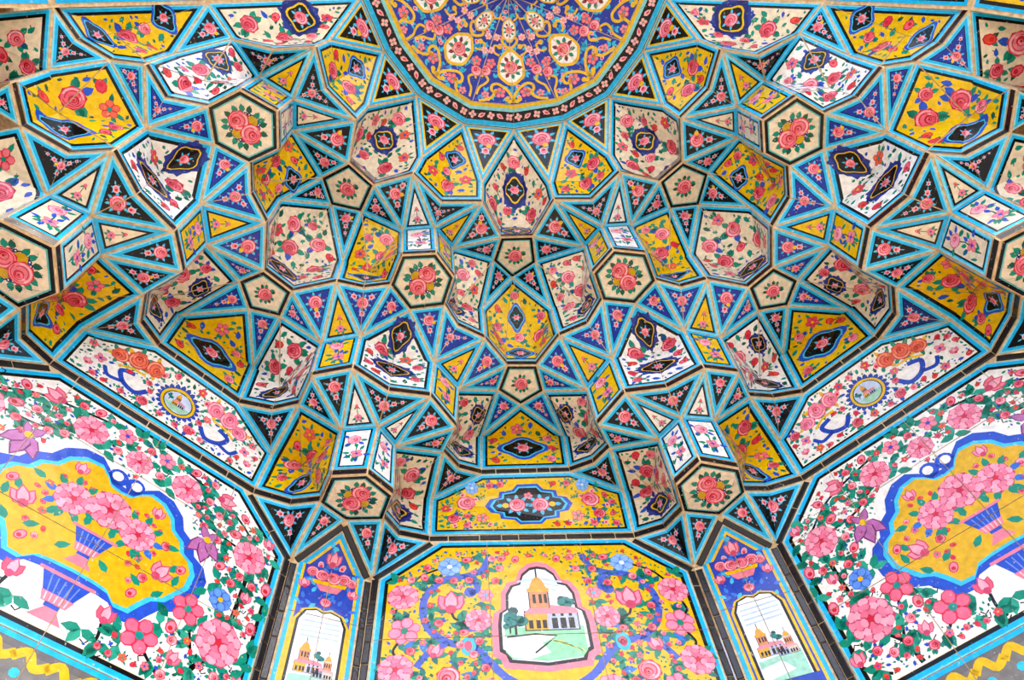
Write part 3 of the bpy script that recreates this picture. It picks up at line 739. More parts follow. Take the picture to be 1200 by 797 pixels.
# ------------------------------------------------------------------ ring and half dome
def ringpt(k, r, z):           # k: multiples of 22.5 degrees, -4..4
    a = math.radians(22.5*k); return Vector((r*math.sin(a), r*math.cos(a), z))
def outer(k):
    s = 'L' if k < 0 else 'R'; a = abs(k)
    if a == 0: return nd('H1L', 't0')
    return nd({1: 'H1', 2: 'H2', 3: 'H3', 4: 'H4'}[a]+s, 'o1' if a % 2 else 't0')
def inner(k):
    P = outer(k); d = Vector((P.x, P.y, 0)); l = d.length; d.normalize()
    return Vector((d.x*(l-.185), d.y*(l-.185), P.z+.03))
DV, DF = [], []
RINGO = bpy.data.objects.new('ring_band', bpy.data.meshes.new('ring_band')); COL.objects.link(RINGO); RINGO.parent = CEIL
RV, RF = [], []
for k in range(-4, 4):
    A, B, Ci, Di = outer(k), outer(k+1), inner(k+1), inner(k)
    i0 = len(RV); RV += [W(A), W(B), W(Ci), W(Di)]; RF.append([i0, i0+1, i0+2, i0+3])
    t = Tile([A, B, Ci, Di], QUAD, [0, 1, 2, 3], up=-Vector((A.x+B.x, A.y+B.y, 0))); P = t.paint
    t.ring([], .004); P.add(t.base, '#8ed9e6', 0)
    a, b, c, d = [t.uv[i] for i in range(4)]
    def at(s_, v): return (a[0]+(b[0]-a[0])*s_+((d[0]-a[0])*(1-s_)+(c[0]-b[0])*s_)*v, a[1]+(b[1]-a[1])*s_+((d[1]-a[1])*(1-s_)+(c[1]-b[1])*s_)*v)
    for v0, v1, col, ly in ((.02, .06, '#c9b08a', 1), (.07, .10, BK, 1), (.12, .30, TQ, 1), (.30, .72, BK, 2), (.72, .86, '#86d3d8', 2), (.86, .985, YEL, 2)):
        P.add([at(.004, v0), at(.996, v0), at(.996, v1), at(.004, v1)], col, ly)
    for j in range(5):
        x, y = at((j+.5)/5, .51); R = .03
        if j % 2 == 0:
            P.flower(x, y, R, j, 4, '#f5b9b4', '#4f9f8c', '#e98f90', 6)
        else:
            q = math.atan2(b[1]-a[1], b[0]-a[0])+(.5 if j == 1 else -.5)
            P.leaf(x-R*1.1*math.cos(q), y-R*1.1*math.sin(q), q, R*2.2, R*1.3, '#f5b5b2', 6); P.leaf(x-R*.5*math.cos(q), y-R*.5*math.sin(q), q, R*1.2, R*.6, '#d9455a', 7)
    t.build('ring_tile', RINGO)
RINGO.data.from_pydata(RV, [], RF); RINGO.data.materials.append(PLASTER)
DOME = bpy.data.objects.new('dome', bpy.data.meshes.new('dome')); COL.objects.link(DOME); DOME.parent = CEIL
APEX = Vector((-.02, .03, 2.98))
def dpt(k, lev):
    P = inner(k); f = (1, .72, .42, .13)[lev]; z = (0, .17, .30, .385)[lev]
    return Vector((APEX.x+(P.x-APEX.x)*f, APEX.y+(P.y-APEX.y)*f, P.z+z))
def scroll(P, pts, wd, col, layer, edge=None):
    """smooth stroke through pts"""
    o = []
    n = len(pts)
    for i in range(n-1):
        p0, p1, p2, p3 = pts[max(0, i-1)], pts[i], pts[i+1], pts[min(n-1, i+2)]
        for k in range(5):
            t = k/5
            o.append(tuple(.5*((2*p1[j])+(-p0[j]+p2[j])*t+(2*p0[j]-5*p1[j]+4*p2[j]-p3[j])*t*t+(-p0[j]+3*p1[j]-3*p2[j]+p3[j])*t**3) for j in (0, 1)))
    o.append(pts[-1])
    if edge: P.stroke(o, wd*1.5, edge, layer)
    P.stroke(o, wd, col, layer+1)
GOLD = '#e8b818'
for k in (-4, -2, 0, 2, 4):
    ks = [q for q in (k-1, k, k+1) if -4 <= q <= 4]
    pts = []; ix = {}
    for lev in range(4):
        for q in ks: ix[(q, lev)] = len(pts); pts.append(dpt(q, lev))
    ap = len(pts); pts.append(APEX)
    tris = []
    for lev in range(3):
        for q0, q1 in zip(ks, ks[1:]):
            a, b, c, d = ix[(q0, lev)], ix[(q1, lev)], ix[(q1, lev+1)], ix[(q0, lev+1)]
            if q0 < k: tris += [(a, b, d), (b, c, d)]
            else: tris += [(a, b, c), (a, c, d)]
    for q0, q1 in zip(ks, ks[1:]): tris.append((ix[(q0, 3)], ix[(q1, 3)], ap))
    outl = [ix[(q, 0)] for q in ks]+[ix[(ks[-1], l)] for l in (1, 2, 3)]+[ap]+[ix[(ks[0], l)] for l in (3, 2, 1)]
    midp = (pts[ix[(k, 0)]] if (k, 0) in ix else pts[0])
    t = Tile(pts, tris, outl, up=APEX-midp); P = t.paint
    for tr in t.T:
        i0 = len(DV); DV += [W(pts[i]) for i in tr]; DF.append([i0, i0+1, i0+2])
    t.ring([], .004); P.add(t.base, '#22379f', 0)
    u = t.uv; y0 = u[ix[(k, 0)]][1]; x0 = u[ix[(k, 0)]][0]; y1 = u[ap][1]; H = y1-y0; xa = u[ap][0]
    def ax(f): return (x0+(xa-x0)*f, y0+H*f)
    # grout lines of the facets
    # pointed cream medallions with gold borders
    def drop(cx, cy, w_, h_, layer, det):
        for sc, col, l_ in ((1, GOLD, 0), (.82, WHITE, 1)):
            o = []
            for i in range(20):
                tt = 2*math.pi*i/20; rx = w_*sc*(1-.16*math.cos(4*tt)*.6); o.append((cx+rx*math.sin(tt)*(1-.25*max(0, math.cos(tt))), cy+h_*sc*math.cos(tt)*(1.12 if abs(math.cos(tt)) > .95 else 1)))
            P.add(o[::-1], col, layer+l_)
        for i in range(9):
            q = i*.7; P.leaf(cx+w_*.38*math.cos(q), cy+h_*.38*math.sin(q), q, w_*.4, w_*.3, GREEN if i % 3 else '#7a2f2f', layer+2)
        P.rose(cx, cy, w_*.46, .5, det, cols=(RED, '#ef8a94', LPINK), layer=layer+3)
    c1 = ax(.36); drop(c1[0], c1[1], .118, .135, 12, 2)
    c2 = ax(.70); drop(c2[0], c2[1], .062, .085, 12, 1)
    def gold(pts_, wd=.022): scroll(P, pts_, wd, GOLD, 9)
    for sg in (-1, 1):
        X = lambda dx, f: (ax(f)[0]+sg*dx, ax(f)[1])
        gold([X(0, .02), X(.015, .09), X(.05, .15), X(.11, .20), X(.155, .19), X(.165, .145), X(.14, .12), X(.118, .135)])
        gold([X(.14, .12), X(.165, .075), X(.21, .05), X(.27, .04)])
        gold([X(.0, .05), X(.03, .03), X(.052, .05)], .026)
        gold([X(.085, .47), X(.125, .50), X(.12, .56), X(.085, .55)], .016)
        gold([X(.285, .10), X(.255, .17), X(.215, .20), X(.185, .24), X(.21, .29), X(.235, .27)], .018)
        gold([X(.0, .54), X(.03, .555), X(.06, .60), X(.05, .635)], .02)
        gold([X(.04, .78), X(.07, .81), X(.06, .85)], .014)
        for a_, b_ in ((.128, .13), (.082, .55), (.05, .052)): P.add(pol(X(a_, b_)[0], X(a_, b_)[1], .02, 8), GOLD, 11)
        P.flower(*X(.10, .115), .045, .4, 5, '#ee7d86', '#3aa0a0', RED, 10)
        P.flower(*X(.215, .10), .032, .4, 5, '#f0909a', '#3aa0a0', RED, 10)
        P.flower(*X(.155, .40), .04, 1, 5, '#ee7d86', '#3aa0a0', RED, 10)
        P.rose(*X(.20, .33), .045, 1, 1, layer=10)
        P.flower(*X(.10, .635), .03, .7, 6, LPINK, YEL, DPINK, 10)
        P.flower(*X(.15, .52), .03, .7, 6, LPINK, YEL, DPINK, 10)
    rnd = random.Random(40+abs(k)); fl = inset(t.out, .02)
    for i in range(190):
        x = rnd.uniform(-.35, .35); y = rnd.uniform(y0, y1)
        if inside(fl, x, y):
            q = rnd.uniform(0, 6.28); P.leaf(x, y, q, .05, .026, rnd.choice([CYAN, '#2f86d8', CYAN]), 4); P.leaf(x, y, q+.9, .042, .022, CYAN, 4)
            if i % 4 == 0: P.bud(x, y, .014, q, 6, edge=LPINK)
    P.stroke([ax(0), ax(.3)], .004, '#b08a66', 30); P.stroke([ax(.3), ax(1)], .006, TAN, 30)
    for lev in (1, 2):
        for q0, q1 in zip(ks, ks[1:]):
            P.stroke([u[ix[(q0, lev)]], u[ix[(q1, lev)]]], .005, TAN, 30)
    t.build('dome_panel', DOME)
DOME.data.from_pydata(DV, [], DF); DOME.data.materials.append(PLASTER)
# ------------------------------------------------------------------ long panels above the wall bands
def house(P, x, y, s, layer=20, flip=1, wall='#e0a91e', roof='#e98a9a'):
    """little domed tower with a pink-roofed hall, painted"""
    def R(a, b, c, d, col, l): P.add([(x+flip*a*s, y+b*s), (x+flip*c*s, y+b*s), (x+flip*c*s, y+d*s), (x+flip*a*s, y+d*s)][::flip], col, layer+l)
    R(-.02, -.02, 1.02, .44, BK, 0); R(0, 0, 1, .42, '#b9c2d8', 1); R(0, 0, .42, .36, wall, 2)
    P.add([(x-flip*.04*s, y+.36*s), (x+flip*1.04*s, y+.36*s), (x+flip*.98*s, y+.5*s), (x+flip*.2*s, y+.62*s)][::flip], roof, layer+3)
    R(.1, .5, .5, .98, BK, 4); R(.12, .5, .48, .96, '#d98a5a', 5); R(.08, .9, .52, .99, wall, 6)
    P.add([(x+flip*.12*s, y+.98*s), (x+flip*.48*s, y+.98*s), (x+flip*.4*s, y+1.2*s), (x+flip*.3*s, y+1.3*s), (x+flip*.2*s, y+1.2*s)][::flip], '#e0a030', layer+6)
    P.stroke([(x+flip*.3*s, y+1.28*s), (x+flip*.3*s, y+1.5*s)], .03*s, BK, layer+6)
    for k in (.18, .3, .4): R(k, .62, k+.06, .84, BK, 7)
    for k in (.06, .2, .32): R(k, .03, k+.08, .22, BK, 7)
    for k in (.5, .66, .82):
        R(k, .02, k+.11, .26, BK, 7); R(k+.02, .3, k+.08, .36, BK, 7)
def bush(P, x, y, r, layer=20, seed=0):
    rnd = random.Random(seed); P.stroke([(x, y-r*1.6), (x, y)], r*.18, BK, layer)
    for i in range(9):
        a = rnd.uniform(0, 6.28); d = r*rnd.uniform(.1, .75); P.add(pol(x+d*math.cos(a), y+d*math.sin(a), r*.42, 7), '#1c7f7a' if i % 3 else '#0c4a48', layer+1+i % 3)
def vase(P, x, y, s, layer, cols=(COBALT, '#ee7f92')):
    a, b = cols
    def q(p, c, l): P.add([(x+u*s, y+v*s) for u, v in p], c, layer+l)
    q([(-.9, 1), (-.55, .25), (.55, .25), (.9, 1)], a, 0); q([(-1.05, .98), (1.05, .98), (1.05, 1.12), (-1.05, 1.12)][::1], b, 1)
    q([(-.6, .28), (-.45, -.1), (.45, -.1), (.6, .28)], b, 1)
    q([(-.28, -.08), (-.28, -.26), (.28, -.26), (.28, -.08)], a, 1); q([(-.2, -.25), (-.6, -.75), (.6, -.75), (.2, -.25)], b, 1)
    for k in range(-2, 3): P.stroke([(x+k*.2*s, y+.3*s), (x+k*.26*s, y+.9*s)], .05*s, '#6f8fe0', layer+2); P.stroke([(x+k*.18*s, y-.05*s), (x+k*.2*s, y+.25*s)], .05*s, LPINK, layer+2)
for wa, wb in (('H1L', 'H1R'), ('H2L', 'H3L'), ('H3R', 'H2R')):
    ctr = wa == 'H1L'
    l, r = (wa, wb) if ctr else (('H3L', 'H2L') if wa == 'H2L' else ('H2R', 'H3R'))
    t = make(l, [(l, 'a1^'), (l, 's1'), (l, 'u1'), (r, 'u1'), (r, 's1'), (r, 'a1^')], [(0, 1, 5), (1, 4, 5), (1, 2, 4), (2, 3, 4)])
    P = t.paint
    f = t.ring([(.006, TQL), (.018, TQ), (.014, BK), (.001, YEL)]); P.add(f, YEL if ctr else WHITE, 5)
    u = t.uv; vb = (u[0][1]+u[5][1])/2; vt = (u[2][1]+u[3][1])/2; vm = (vb+vt)/2; sc = (vt-vb)/.5
    if ctr:
        def cart(st, col, ly):
            o = []
            for q in [(-.25, 0), (-.22, .05), (-.17, .06), (-.165, .10), (-.09, .11), (-.06, .145), (.06, .145), (.09, .11), (.165, .10), (.17, .06), (.22, .05), (.25, 0), (.22, -.05), (.17, -.06), (.165, -.10), (.09, -.11), (.06, -.145), (-.06, -.145), (-.09, -.11), (-.165, -.10), (-.17, -.06), (-.22, -.05)]:
                o.append((q[0]*st, vm+q[1]*st))
            P.add(o[::-1], col, ly)
        cart(1.12, COBALT, 8); cart(1.0, LBLUE, 9); cart(.93, '#17151c', 10)
        for s in (-1, 1):
            for i in range(8):
                a = i*.8; P.leaf(s*.075+.045*math.cos(a), vm+.045*math.sin(a), a, .045, .03, LBLUE, 12)
            P.rose(s*.075, vm, .055, 1+s, 2, layer=14); P.add(pol(s*.15, vm, .022, 8), YEL, 14); P.leaf(s*.165, vm, 0 if s > 0 else math.pi, .045, .035, LBLUE, 13)
            P.rose(s*.40, vm+.03, .06, s, 2, layer=12); P.flower(s*.30, vm-.10, .042, 0, 5, '#f08f86', '#3a9a90', RED); P.flower(s*.36, vm+.145, .045, .3, 7, '#86b7ee', '#cfe4fa', '#4f86d8')
            for (x, y, a) in ((.44, -.1, 1.6), (.50, -.02, 1.5), (.47, -.16, 1.2), (.26, .16, .2), (.38, -.14, 2.2), (.25, -.155, .4), (.34, .06, 3), (.42, .1, .7)):
                P.sprig(s*x, vm+y, a if s > 0 else math.pi-a, .07); P.bud(s*x, vm+y, .014, a)
        P.flower(0, vm+.075, .03, 0, 5, PINK, GREEN, DPINK, 14)
        scatter(P, f, random.Random(8), .034, avoid=[(0, vm, .20)]+[(s*.2, vm, .13) for s in (-1, 1)]+[(s*.40, vm+.03, .07) for s in (-1, 1)]+[(s*.36, vm+.145, .05) for s in (-1, 1)]+[(s*.3, vm-.1, .05) for s in (-1, 1)])
    else:
        for k in range(22):
            a = 2*math.pi*k/22; P.leaf(.10*math.cos(a), vm+.10*math.sin(a), a, .035, .035, '#2747a8', 8)
        for R_, c, ly in ((.112, '#2747a8', 9), (.104, YEL, 10), (.088, BK, 11), (.082, '#c8d6ee', 12)): P.add(pol(0, vm, R_, 24), c, ly)
        P.add([(-.075, vm-.03), (-.02, vm-.078), (.05, vm-.065), (.08, vm-.02), (.0, vm-.01)], '#9fd0b0', 13)
        house(P, -.03, vm-.03, .075, 15); bush(P, -.055, vm+.02, .022, 15)
        for s in (-1, 1):
            pal = (('#c43a28', '#ee6f52', '#f7a58c') if s < 0 else (DPINK, '#f48ba8', LPINK)) if wa[2] == 'L' else (('#c43a28', '#ee6f52', '#f7a58c') if s > 0 else (DPINK, '#f48ba8', LPINK))
            for (x, y, q) in ((.20, .115, .052), (.30, .10, .058), (.39, .065, .05)):
                for i in range(6): a = i*1.05+x*9; P.leaf(s*x+q*.7*math.cos(a), vm+y+q*.7*math.sin(a), a, q*.9, q*.55, GREEN if i % 3 else '#e6b422', 8)
                P.rose(s*x, vm+y, q, x*20, 2, pal, 11)
            scroll(P, [(s*.17, vm-.06), (s*.22, vm-.12), (s*.30, vm-.10), (s*.34, vm-.03), (s*.27, vm+.0)], .03, '#2446b4', 8)
            scroll(P, [(s*.30, vm-.10), (s*.38, vm-.12), (s*.42, vm-.07)], .024, '#2446b4', 8)
            scroll(P, [(s*.22, vm+.035), (s*.30, vm+.03), (s*.37, vm-.01)], .016, YEL, 10)
            P.flower(s*.46, vm-.04, .035, .5, 4, '#f2889c', COBALT, DPINK); P.tulip(s*.50, vm-.13, .035, 1.5)
            P.bud(s*.14, vm+.12, .018, 1); P.bud(s*.15, vm-.13, .018, 2)
        scatter(P, f, random.Random(9), .03, avoid=[(0, vm, .125)]+[(s*x, vm+y, q) for s in (-1, 1) for x, y, q in ((.2, .115, .06), (.3, .1, .065), (.39, .065, .06), (.25, -.07, .06), (.34, -.08, .06), (.46, -.04, .04), (.5, -.11, .04))])
    t.build('frieze_panel', CEIL)
    band(l, 'a1', r, 'a1', CEIL, 9 if ctr else 7); band(l, 'u1', r, 'u1', CEIL, 5 if ctr else 4)

# ------------------------------------------------------------------ walls below the vault
ZB = -3.17-1.6/U              # pavement
class Wall:
    """plane with u along, v up; painted panel cut into tiles"""
    def __init__(s, A, B, name, label):
        s.m = (A+B)/2; d = B-A; d.z = 0; s.ex = d.normalized(); s.n = s.ex.cross(Vector((0, 0, 1)))
        s.V = []; s.F = []; s.paint = Paint(); s.paint.bedge = '#cf3f62'
        s.o = bpy.data.objects.new(name, bpy.data.meshes.new(name)); COL.objects.link(s.o)
        s.o['kind'] = 'structure'; s.o['label'] = label; s.o['category'] = 'wall'
    def uv(s, P): return ((P-s.m).dot(s.ex), P.z-s.m.z)
    def at(s, u, v, h=0): return s.m+s.ex*u+Vector((0, 0, v))+s.n*h
    def px(s, px):
        v = ray(px); return s.uv(CAMO+v*((s.m-CAMO).dot(s.n)/v.dot(s.n)))
    def slab(s, poly, h=0.0):
        i = len(s.V); s.V += [W(s.at(u, v, h)) for u, v in poly]; s.F.append(list(range(i, i+len(poly))))
    def done(s, mat): s.o.data.from_pydata(s.V, [], s.F); s.o.data.materials.append(mat)
    def tiles(s, panel, us, vs_, name='wall_tile', gap=.004):
        xs = [p[0] for p in panel]; ys = [p[1] for p in panel]
        us = [min(xs)-1]+us+[max(xs)+1]; vs_ = [min(ys)-1]+vs_+[max(ys)+1]
        for a, b in zip(us, us[1:]):
            for c, d in zip(vs_, vs_[1:]):
                q = clip(panel, [(a+gap/2, c+gap/2), (b-gap/2, c+gap/2), (b-gap/2, d-gap/2), (a+gap/2, d-gap/2)])
                if len(q) < 3: continue
                t = Tile.__new__(Tile); t.base = q; t.paint = s.paint
                t.facets = [(q, s.m.copy(), s.ex.copy(), Vector((0, 0, 1)), s.n.copy())]
                t.build(name, s.o)
    def rows(s, a, b, side, n, wd=.036, seed=1):
        """brick row along a->b in uv, offset to the left"""
        A, B = s.at(*a), s.at(*b); d = (B-A).normalized(); up = (s.n.cross(d))*wd*side
        brick_row(A+up*.12, B+up*.12, up, n, s.o, seed=seed)
def panel_border(P, poly, spec):
    f = poly; d = 0
    for i, (wd, c) in enumerate(spec):
        P.add(f, c, i); d += wd; f = inset(poly, d)
    return f
def stem(P, pts, wd=.014): scroll(P, pts, wd, BK, 6)
def leaves(P, pts, L=.06, col=GREEN):
    for (x, y, a) in pts: P.leaf(x, y, a, L, L*.5, col, 8)
def main_wall(l, r, name, label, kind):
    w = Wall(nd(l, 'a1'), nd(r, 'a1'), name, label); P = w.paint
    vb = -1.27
    ca, cb = w.uv(nd(l, 'c')), w.uv(nd(r, 'c')); a, b = w.uv(nd(l, 'a1')), w.uv(nd(r, 'a1'))
    full = [(ca[0], vb-.05), (cb[0], vb-.05), cb, b, a, ca]
    w.slab(full)
    w.slab([(ca[0], ZB-w.m.z), (cb[0], ZB-w.m.z), (cb[0], vb-.05), (ca[0], vb-.05)])
    pan = inset_multi(full, [.02, .05, .052, .012, .052, .05])
    f = panel_border(P, pan, [(.006, TQL), (.022, TQ), (.02, BK), (.001, YEL)])
    P.add(f, YEL if kind == 'y' else WHITE, 4)
    w.rows(cb, b, 1, 1 if kind == 'y' else 2, seed=3); w.rows(a, ca, 1, 1 if kind == 'y' else 2, seed=4)
    w.rows((cb[0], vb), (cb[0], cb[1]-.02), 1, 7, seed=5); w.rows((ca[0], ca[1]-.02), (ca[0], vb), 1, 7, seed=6)
    S2 = (-1, 1)
    if kind == 'y':
        def cart(k, col, ly):
            q = [(.235, -.62), (.235, -.78), (.205, -.80), (.19, -.845), (0, -.87), (-.19, -.845), (-.205, -.80), (-.235, -.78), (-.235, -.62), (-.225, -.545), (-.19, -.52), (-.185, -.42), (-.155, -.36), (-.11, -.345), (-.09, -.28), (-.045, -.235), (0, -.225), (.045, -.235), (.09, -.28), (.11, -.345), (.155, -.36), (.185, -.42), (.19, -.52), (.225, -.545)]
            cy = -.55; P.add([(u*k, cy+(v-cy)*(1+(k-1)*.75)) for u, v in q][::-1], col, ly)
        cart(1.17, '#f0849a', 8); cart(1.03, BK, 9); cart(.95, '#eef3fa', 10)
        for k in range(5): P.stroke([(-.12+.02*k, -.33-.03*k), (.0, -.31-.03*k), (.13-.02*k, -.34-.03*k)], .012, '#b9d2f0', 11)
        P.add([(-.21, -.64), (.21, -.64), (.21, -.79), (.18, -.83), (0, -.85), (-.18, -.83), (-.21, -.79)][::-1], '#8fd8a8', 12)
        P.add([(-.21, -.70), (-.05, -.68), (.06, -.70), (-.02, -.74), (.02, -.80), (-.1, -.84), (-.18, -.82), (-.21, -.78)][::-1], '#eef4fb', 13)
        P.stroke([(-.2, -.70), (-.05, -.685), (.06, -.70), (.0, -.75), (-.06, -.80)], .010, BK, 14)
        for k in range(9): P.stroke([(.02+.02*k, -.72-.008*k), (.1+.012*k, -.74-.008*k)], .007, '#2f8f6f' if k % 2 else '#f0e15a', 14)
        house(P, -.095, -.66, .28, 20); bush(P, -.15, -.575, .07, 20); bush(P, -.18, -.61, .045, 22, 3); bush(P, .13, -.47, .055, 16, 2)
        for s in S2:
            scroll(P, [(s*.27, -.13), (s*.32, -.24), (s*.42, -.28), (s*.53, -.30), (s*.62, -.40), (s*.64, -.52), (s*.60, -.64), (s*.50, -.72), (s*.36, -.77), (s*.22, -.93), (s*.1, -1.0)], .04, '#4560c6', 7)
            scroll(P, [(s*.42, -.28), (s*.36, -.32), (s*.345, -.38), (s*.39, -.40)], .036, '#4560c6', 7)
            scroll(P, [(s*.50, -.72), (s*.60, -.78), (s*.66, -.86)], .035, '#4560c6', 7)
            P.add(pol(s*.385, -.395, .035, 10), '#4560c6', 8); P.add(pol(s*.40, -.745, .05, 10, 0, .8, 1.2), CYAN, 10); P.add(pol(s*.40, -.745, .026, 8, 0, .8, 1.3), DPINK, 11)
            P.rose(s*.75, -.415, .085, .3*s, 3); P.rose(s*.345, -.585, .072, 1, 3); P.rose(s*.76, -.87, .088, 2, 3); P.rose(s*.30, -1.02, .085, .6, 3)
            P.tulip(s*.49, -.52, .105, math.pi/2, '#f48aa8'); P.flower(s*.73, -.64, .085, .3, 6, '#f58fae', GREEN, DPINK)
            P.flower(s*.50, -.205, .07, .2, 8, '#8fb9f0', '#e8f0ff', '#5a8fe0'); P.flower(s*.30, -.42, .045, 0, 6, '#f591aa', CYAN, DPINK)
            P.tulip(s*.58, -.80, .06, .4*s+1.57); P.bud(s*.40, -.155, .024, .3); P.bud(s*.12, -.16, .022, 1.2); P.bud(s*.2, -.15, .022, .6); P.bud(s*.64, -.28, .022, 2); P.bud(s*.42, -.66, .02, 0)
            P.flower(s*.62, -1.0, .06, 0, 5, '#f58fae', YEL, DPINK); P.rose(s*.5, -.92, .06, 2, 2)
            stem(P, [(s*.78, -.50), (s*.79, -.56), (s*.74, -.60)]); stem(P, [(s*.49, -.50), (s*.47, -.57), (s*.40, -.60)]); stem(P, [(s*.75, -.70), (s*.78, -.76), (s*.76, -.80)]); stem(P, [(s*.72, -.34), (s*.66, -.27), (s*.56, -.22)])
            for i in range(60):
                rnd = random.Random(i*7+3); x, y, q = rnd.uniform(.27, .84), rnd.uniform(-1.15, -.1), rnd.uniform(0, 6.28)
                if abs(x) > .82 or (y > -.3 and x > .62+(-.3-y)): continue
                P.leaf(s*x, y, q if s > 0 else math.pi-q, .085, .048, GREEN if i % 5 else '#2f7fd0', 6); P.leaf(s*x, y, (q if s > 0 else math.pi-q)+1.1, .07, .04, GREEN, 6); P.leaf(s*x, y, (q if s > 0 else math.pi-q)-1.2, .06, .035, '#0d6f63', 6)
        scatter(P, inset(f, .01), random.Random(21), .022, dens=.22, avoid=P.placed+[(0, -.33, .17), (0, -.48, .24), (0, -.62, .28), (0, -.76, .28)])
        w.tiles(pan, [-.28, .28], [-.69], 'wall_tile')
    else:
        med = [(0, -.985), (.10, -.99), (.17, -1.0), (.22, -1.045), (.29, -1.04), (.325, -.98), (.36, -.93), (.42, -.90), (.455, -.85), (.50, -.78), (.505, -.69), (.47, -.63), (.41, -.60), (.385, -.54), (.32, -.50), (.29, -.435), (.22, -.38), (.14, -.37), (.09, -.41), (.06, -.45), (0, -.46)]
        med = med+[(-u, v) for u, v in med[-2:0:-1]]
        def md(k, col, ly): P.add([(u*k, -.71+(v+.71)*k) for u, v in med], col, ly)
        md(1.08, '#2450c4', 7); md(.955, '#3cc4ea', 8); md(.90, '#dfae0c', 9)
        vase(P, 0, -.86, .10, 12)
        for s in S2:
            P.add(pol(s*.045, -.405, .05, 12), '#2450c4', 7); P.add(pol(s*.05, -.40, .028, 10), WHITE, 8)
            P.rose(s*.16, -.645, .085, .5, 3, layer=14); P.tulip(s*.31, -.80, .075, 1.57-s*.5, '#f48aa0', layer=12); P.tulip(s*.20, -.50, .05, 1.57, '#f48aa0', layer=12)
            P.bud(s*.41, -.70, .022, 1, 12); P.bud(s*.25, -.93, .022, 1, 12)
            for i in range(9):
                a = i*.7; P.leaf(s*(.16+.075*math.cos(a)), -.645+.075*math.sin(a), a if s > 0 else math.pi-a, .06, .04, GREEN if i % 4 else '#2f6fd0', 12)
            for (x, y, q) in ((.30, -.62, .2), (.36, -.74, 1), (.27, -.88, 2.6), (.33, -.9, .8), (.12, -.9, 2.5), (.22, -.78, 2), (.40, -.80, 1.4), (.06, -.74, 1.6), (.12, -.74, 1.2)): P.leaf(s*x, y, q if s > 0 else math.pi-q, .07, .04, GREEN, 11)
            stem(P, [(s*.30, -.80), (s*.27, -.88), (s*.18, -.93)], .012)
            # white ground: peonies, irises, blossoms
            P.rose(s*.71, -.42, .095, 1, 3); P.rose(s*.70, -.945, .115, 2, 3); P.rose(s*.27, -.235, .085, .4, 3)
            P.flower(s*.64, -.735, .062, .2, 9, '#5f93ea', YEL, '#3a68c8'); P.flower(s*.51, -.865, .082, .3, 5, '#f06a88', '#1d8f86', '#d6304f'); P.flower(s*.36, -1.09, .085, .1, 5, '#f06a88', '#1d8f86', '#d6304f')
            for k, (dx, dy, q, L) in enumerate(((0, 0, -2.2, .14), (0, 0, -1.5, .15), (0, 0, -.8, .13), (0, 0, 1.0, .08), (0, 0, 2.2, .09))):
                qq = q if s > 0 else math.pi-q
                P.leaf(s*.47, -.46, qq, L, L*.62, '#7a3474', 10+k); P.leaf(s*.47, -.46, qq, L*.92, L*.5, '#b86aa8', 11+k)
            P.add(pol(s*.47, -.46, .02, 7), YEL, 18)
            P.tulip(s*.45, -.17, .075, .2 if s > 0 else 2.9, '#f27c92'); P.flower(s*.115, -.14, .05, .4, 5, '#f48da4', COBALT, DPINK); P.tulip(s*.76, -.68, .045, 1.57); P.tulip(s*.80, -.30, .05, 1.8, '#f27c92'); P.tulip(s*.85, -1.12, .055, 1.57)
            P.tulip(s*.20, -1.11, .06, 1.57, '#ea5a74'); P.tulip(s*.52, -1.14, .05, 1.2, '#f27c92'); P.bud(s*.47, -.985, .026, 1.4); P.bud(s*.60, -.33, .028, .5); P.bud(s*.58, -.56, .025, .8); P.bud(s*.85, -.55, .03, 1.5); P.bud(s*.83, -.8, .028, 1.5); P.bud(s*.62, -.2, .025, 2.4); P.bud(s*.28, -.1, .025, 1)
            stem(P, [(s*.60, -1.24), (s*.62, -1.12), (s*.68, -1.02), (s*.72, -.85), (s*.73, -.55)], .024); stem(P, [(s*.62, -1.12), (s*.57, -1.0), (s*.52, -.88)]); stem(P, [(s*.50, -1.22), (s*.42, -1.16), (s*.36, -1.1)]); stem(P, [(s*.72, -.33), (s*.62, -.25), (s*.50, -.19), (s*.2, -.12)]); stem(P, [(s*.27, -.28), (s*.38, -.33), (s*.47, -.38), (s*.62, -.40)])
            stem(P, [(s*.2, -1.24), (s*.21, -1.18), (s*.2, -1.12)]); stem(P, [(s*.74, -1.22), (s*.8, -1.18), (s*.85, -1.13)])
            lv = random.Random(5)
            pts_ = [(.62, -1.12), (.57, -1.0), (.66, -1.06), (.73, -.7), (.74, -.56), (.72, -.8), (.68, -.85), (.58, -.28), (.66, -.3), (.5, -.22), (.38, -.14), (.3, -.15), (.2, -.13), (.35, -.32), (.42, -.36), (.55, -.4), (.8, -.42), (.83, -.5), (.8, -.62), (.56, -.72), (.6, -.64), (.45, -1.17), (.42, -1.0), (.55, -1.1), (.3, -1.17), (.14, -1.18), (.22, -1.2), (.78, -1.18), (.83, -1.0), (.85, -.92), (.58, -.92), (.44, -.95), (.6, -.5), (.75, -.25), (.82, -.36), (.1, -.2), (.05, -.1), (.17, -.3), (.36, -.22), (.41, -.27), (.66, -.6), (.8, -1.07), (.27, -1.13), (.88, -.7)]
            for (x, y) in pts_:
                for j in range(3):
                    q = lv.uniform(0, 6.28); P.leaf(s*x, y, q, .082, .05, GREEN if lv.random() < .8 else '#2aa287', 8)
                q = lv.uniform(0, 6); P.stroke([(s*x+.04*math.cos(q), y+.04*math.sin(q)), (s*x+.06*math.cos(q+.3), y+.06*math.sin(q+.3)), (s*x+.055*math.cos(q+.7), y+.055*math.sin(q+.7))], .006, BK, 7)
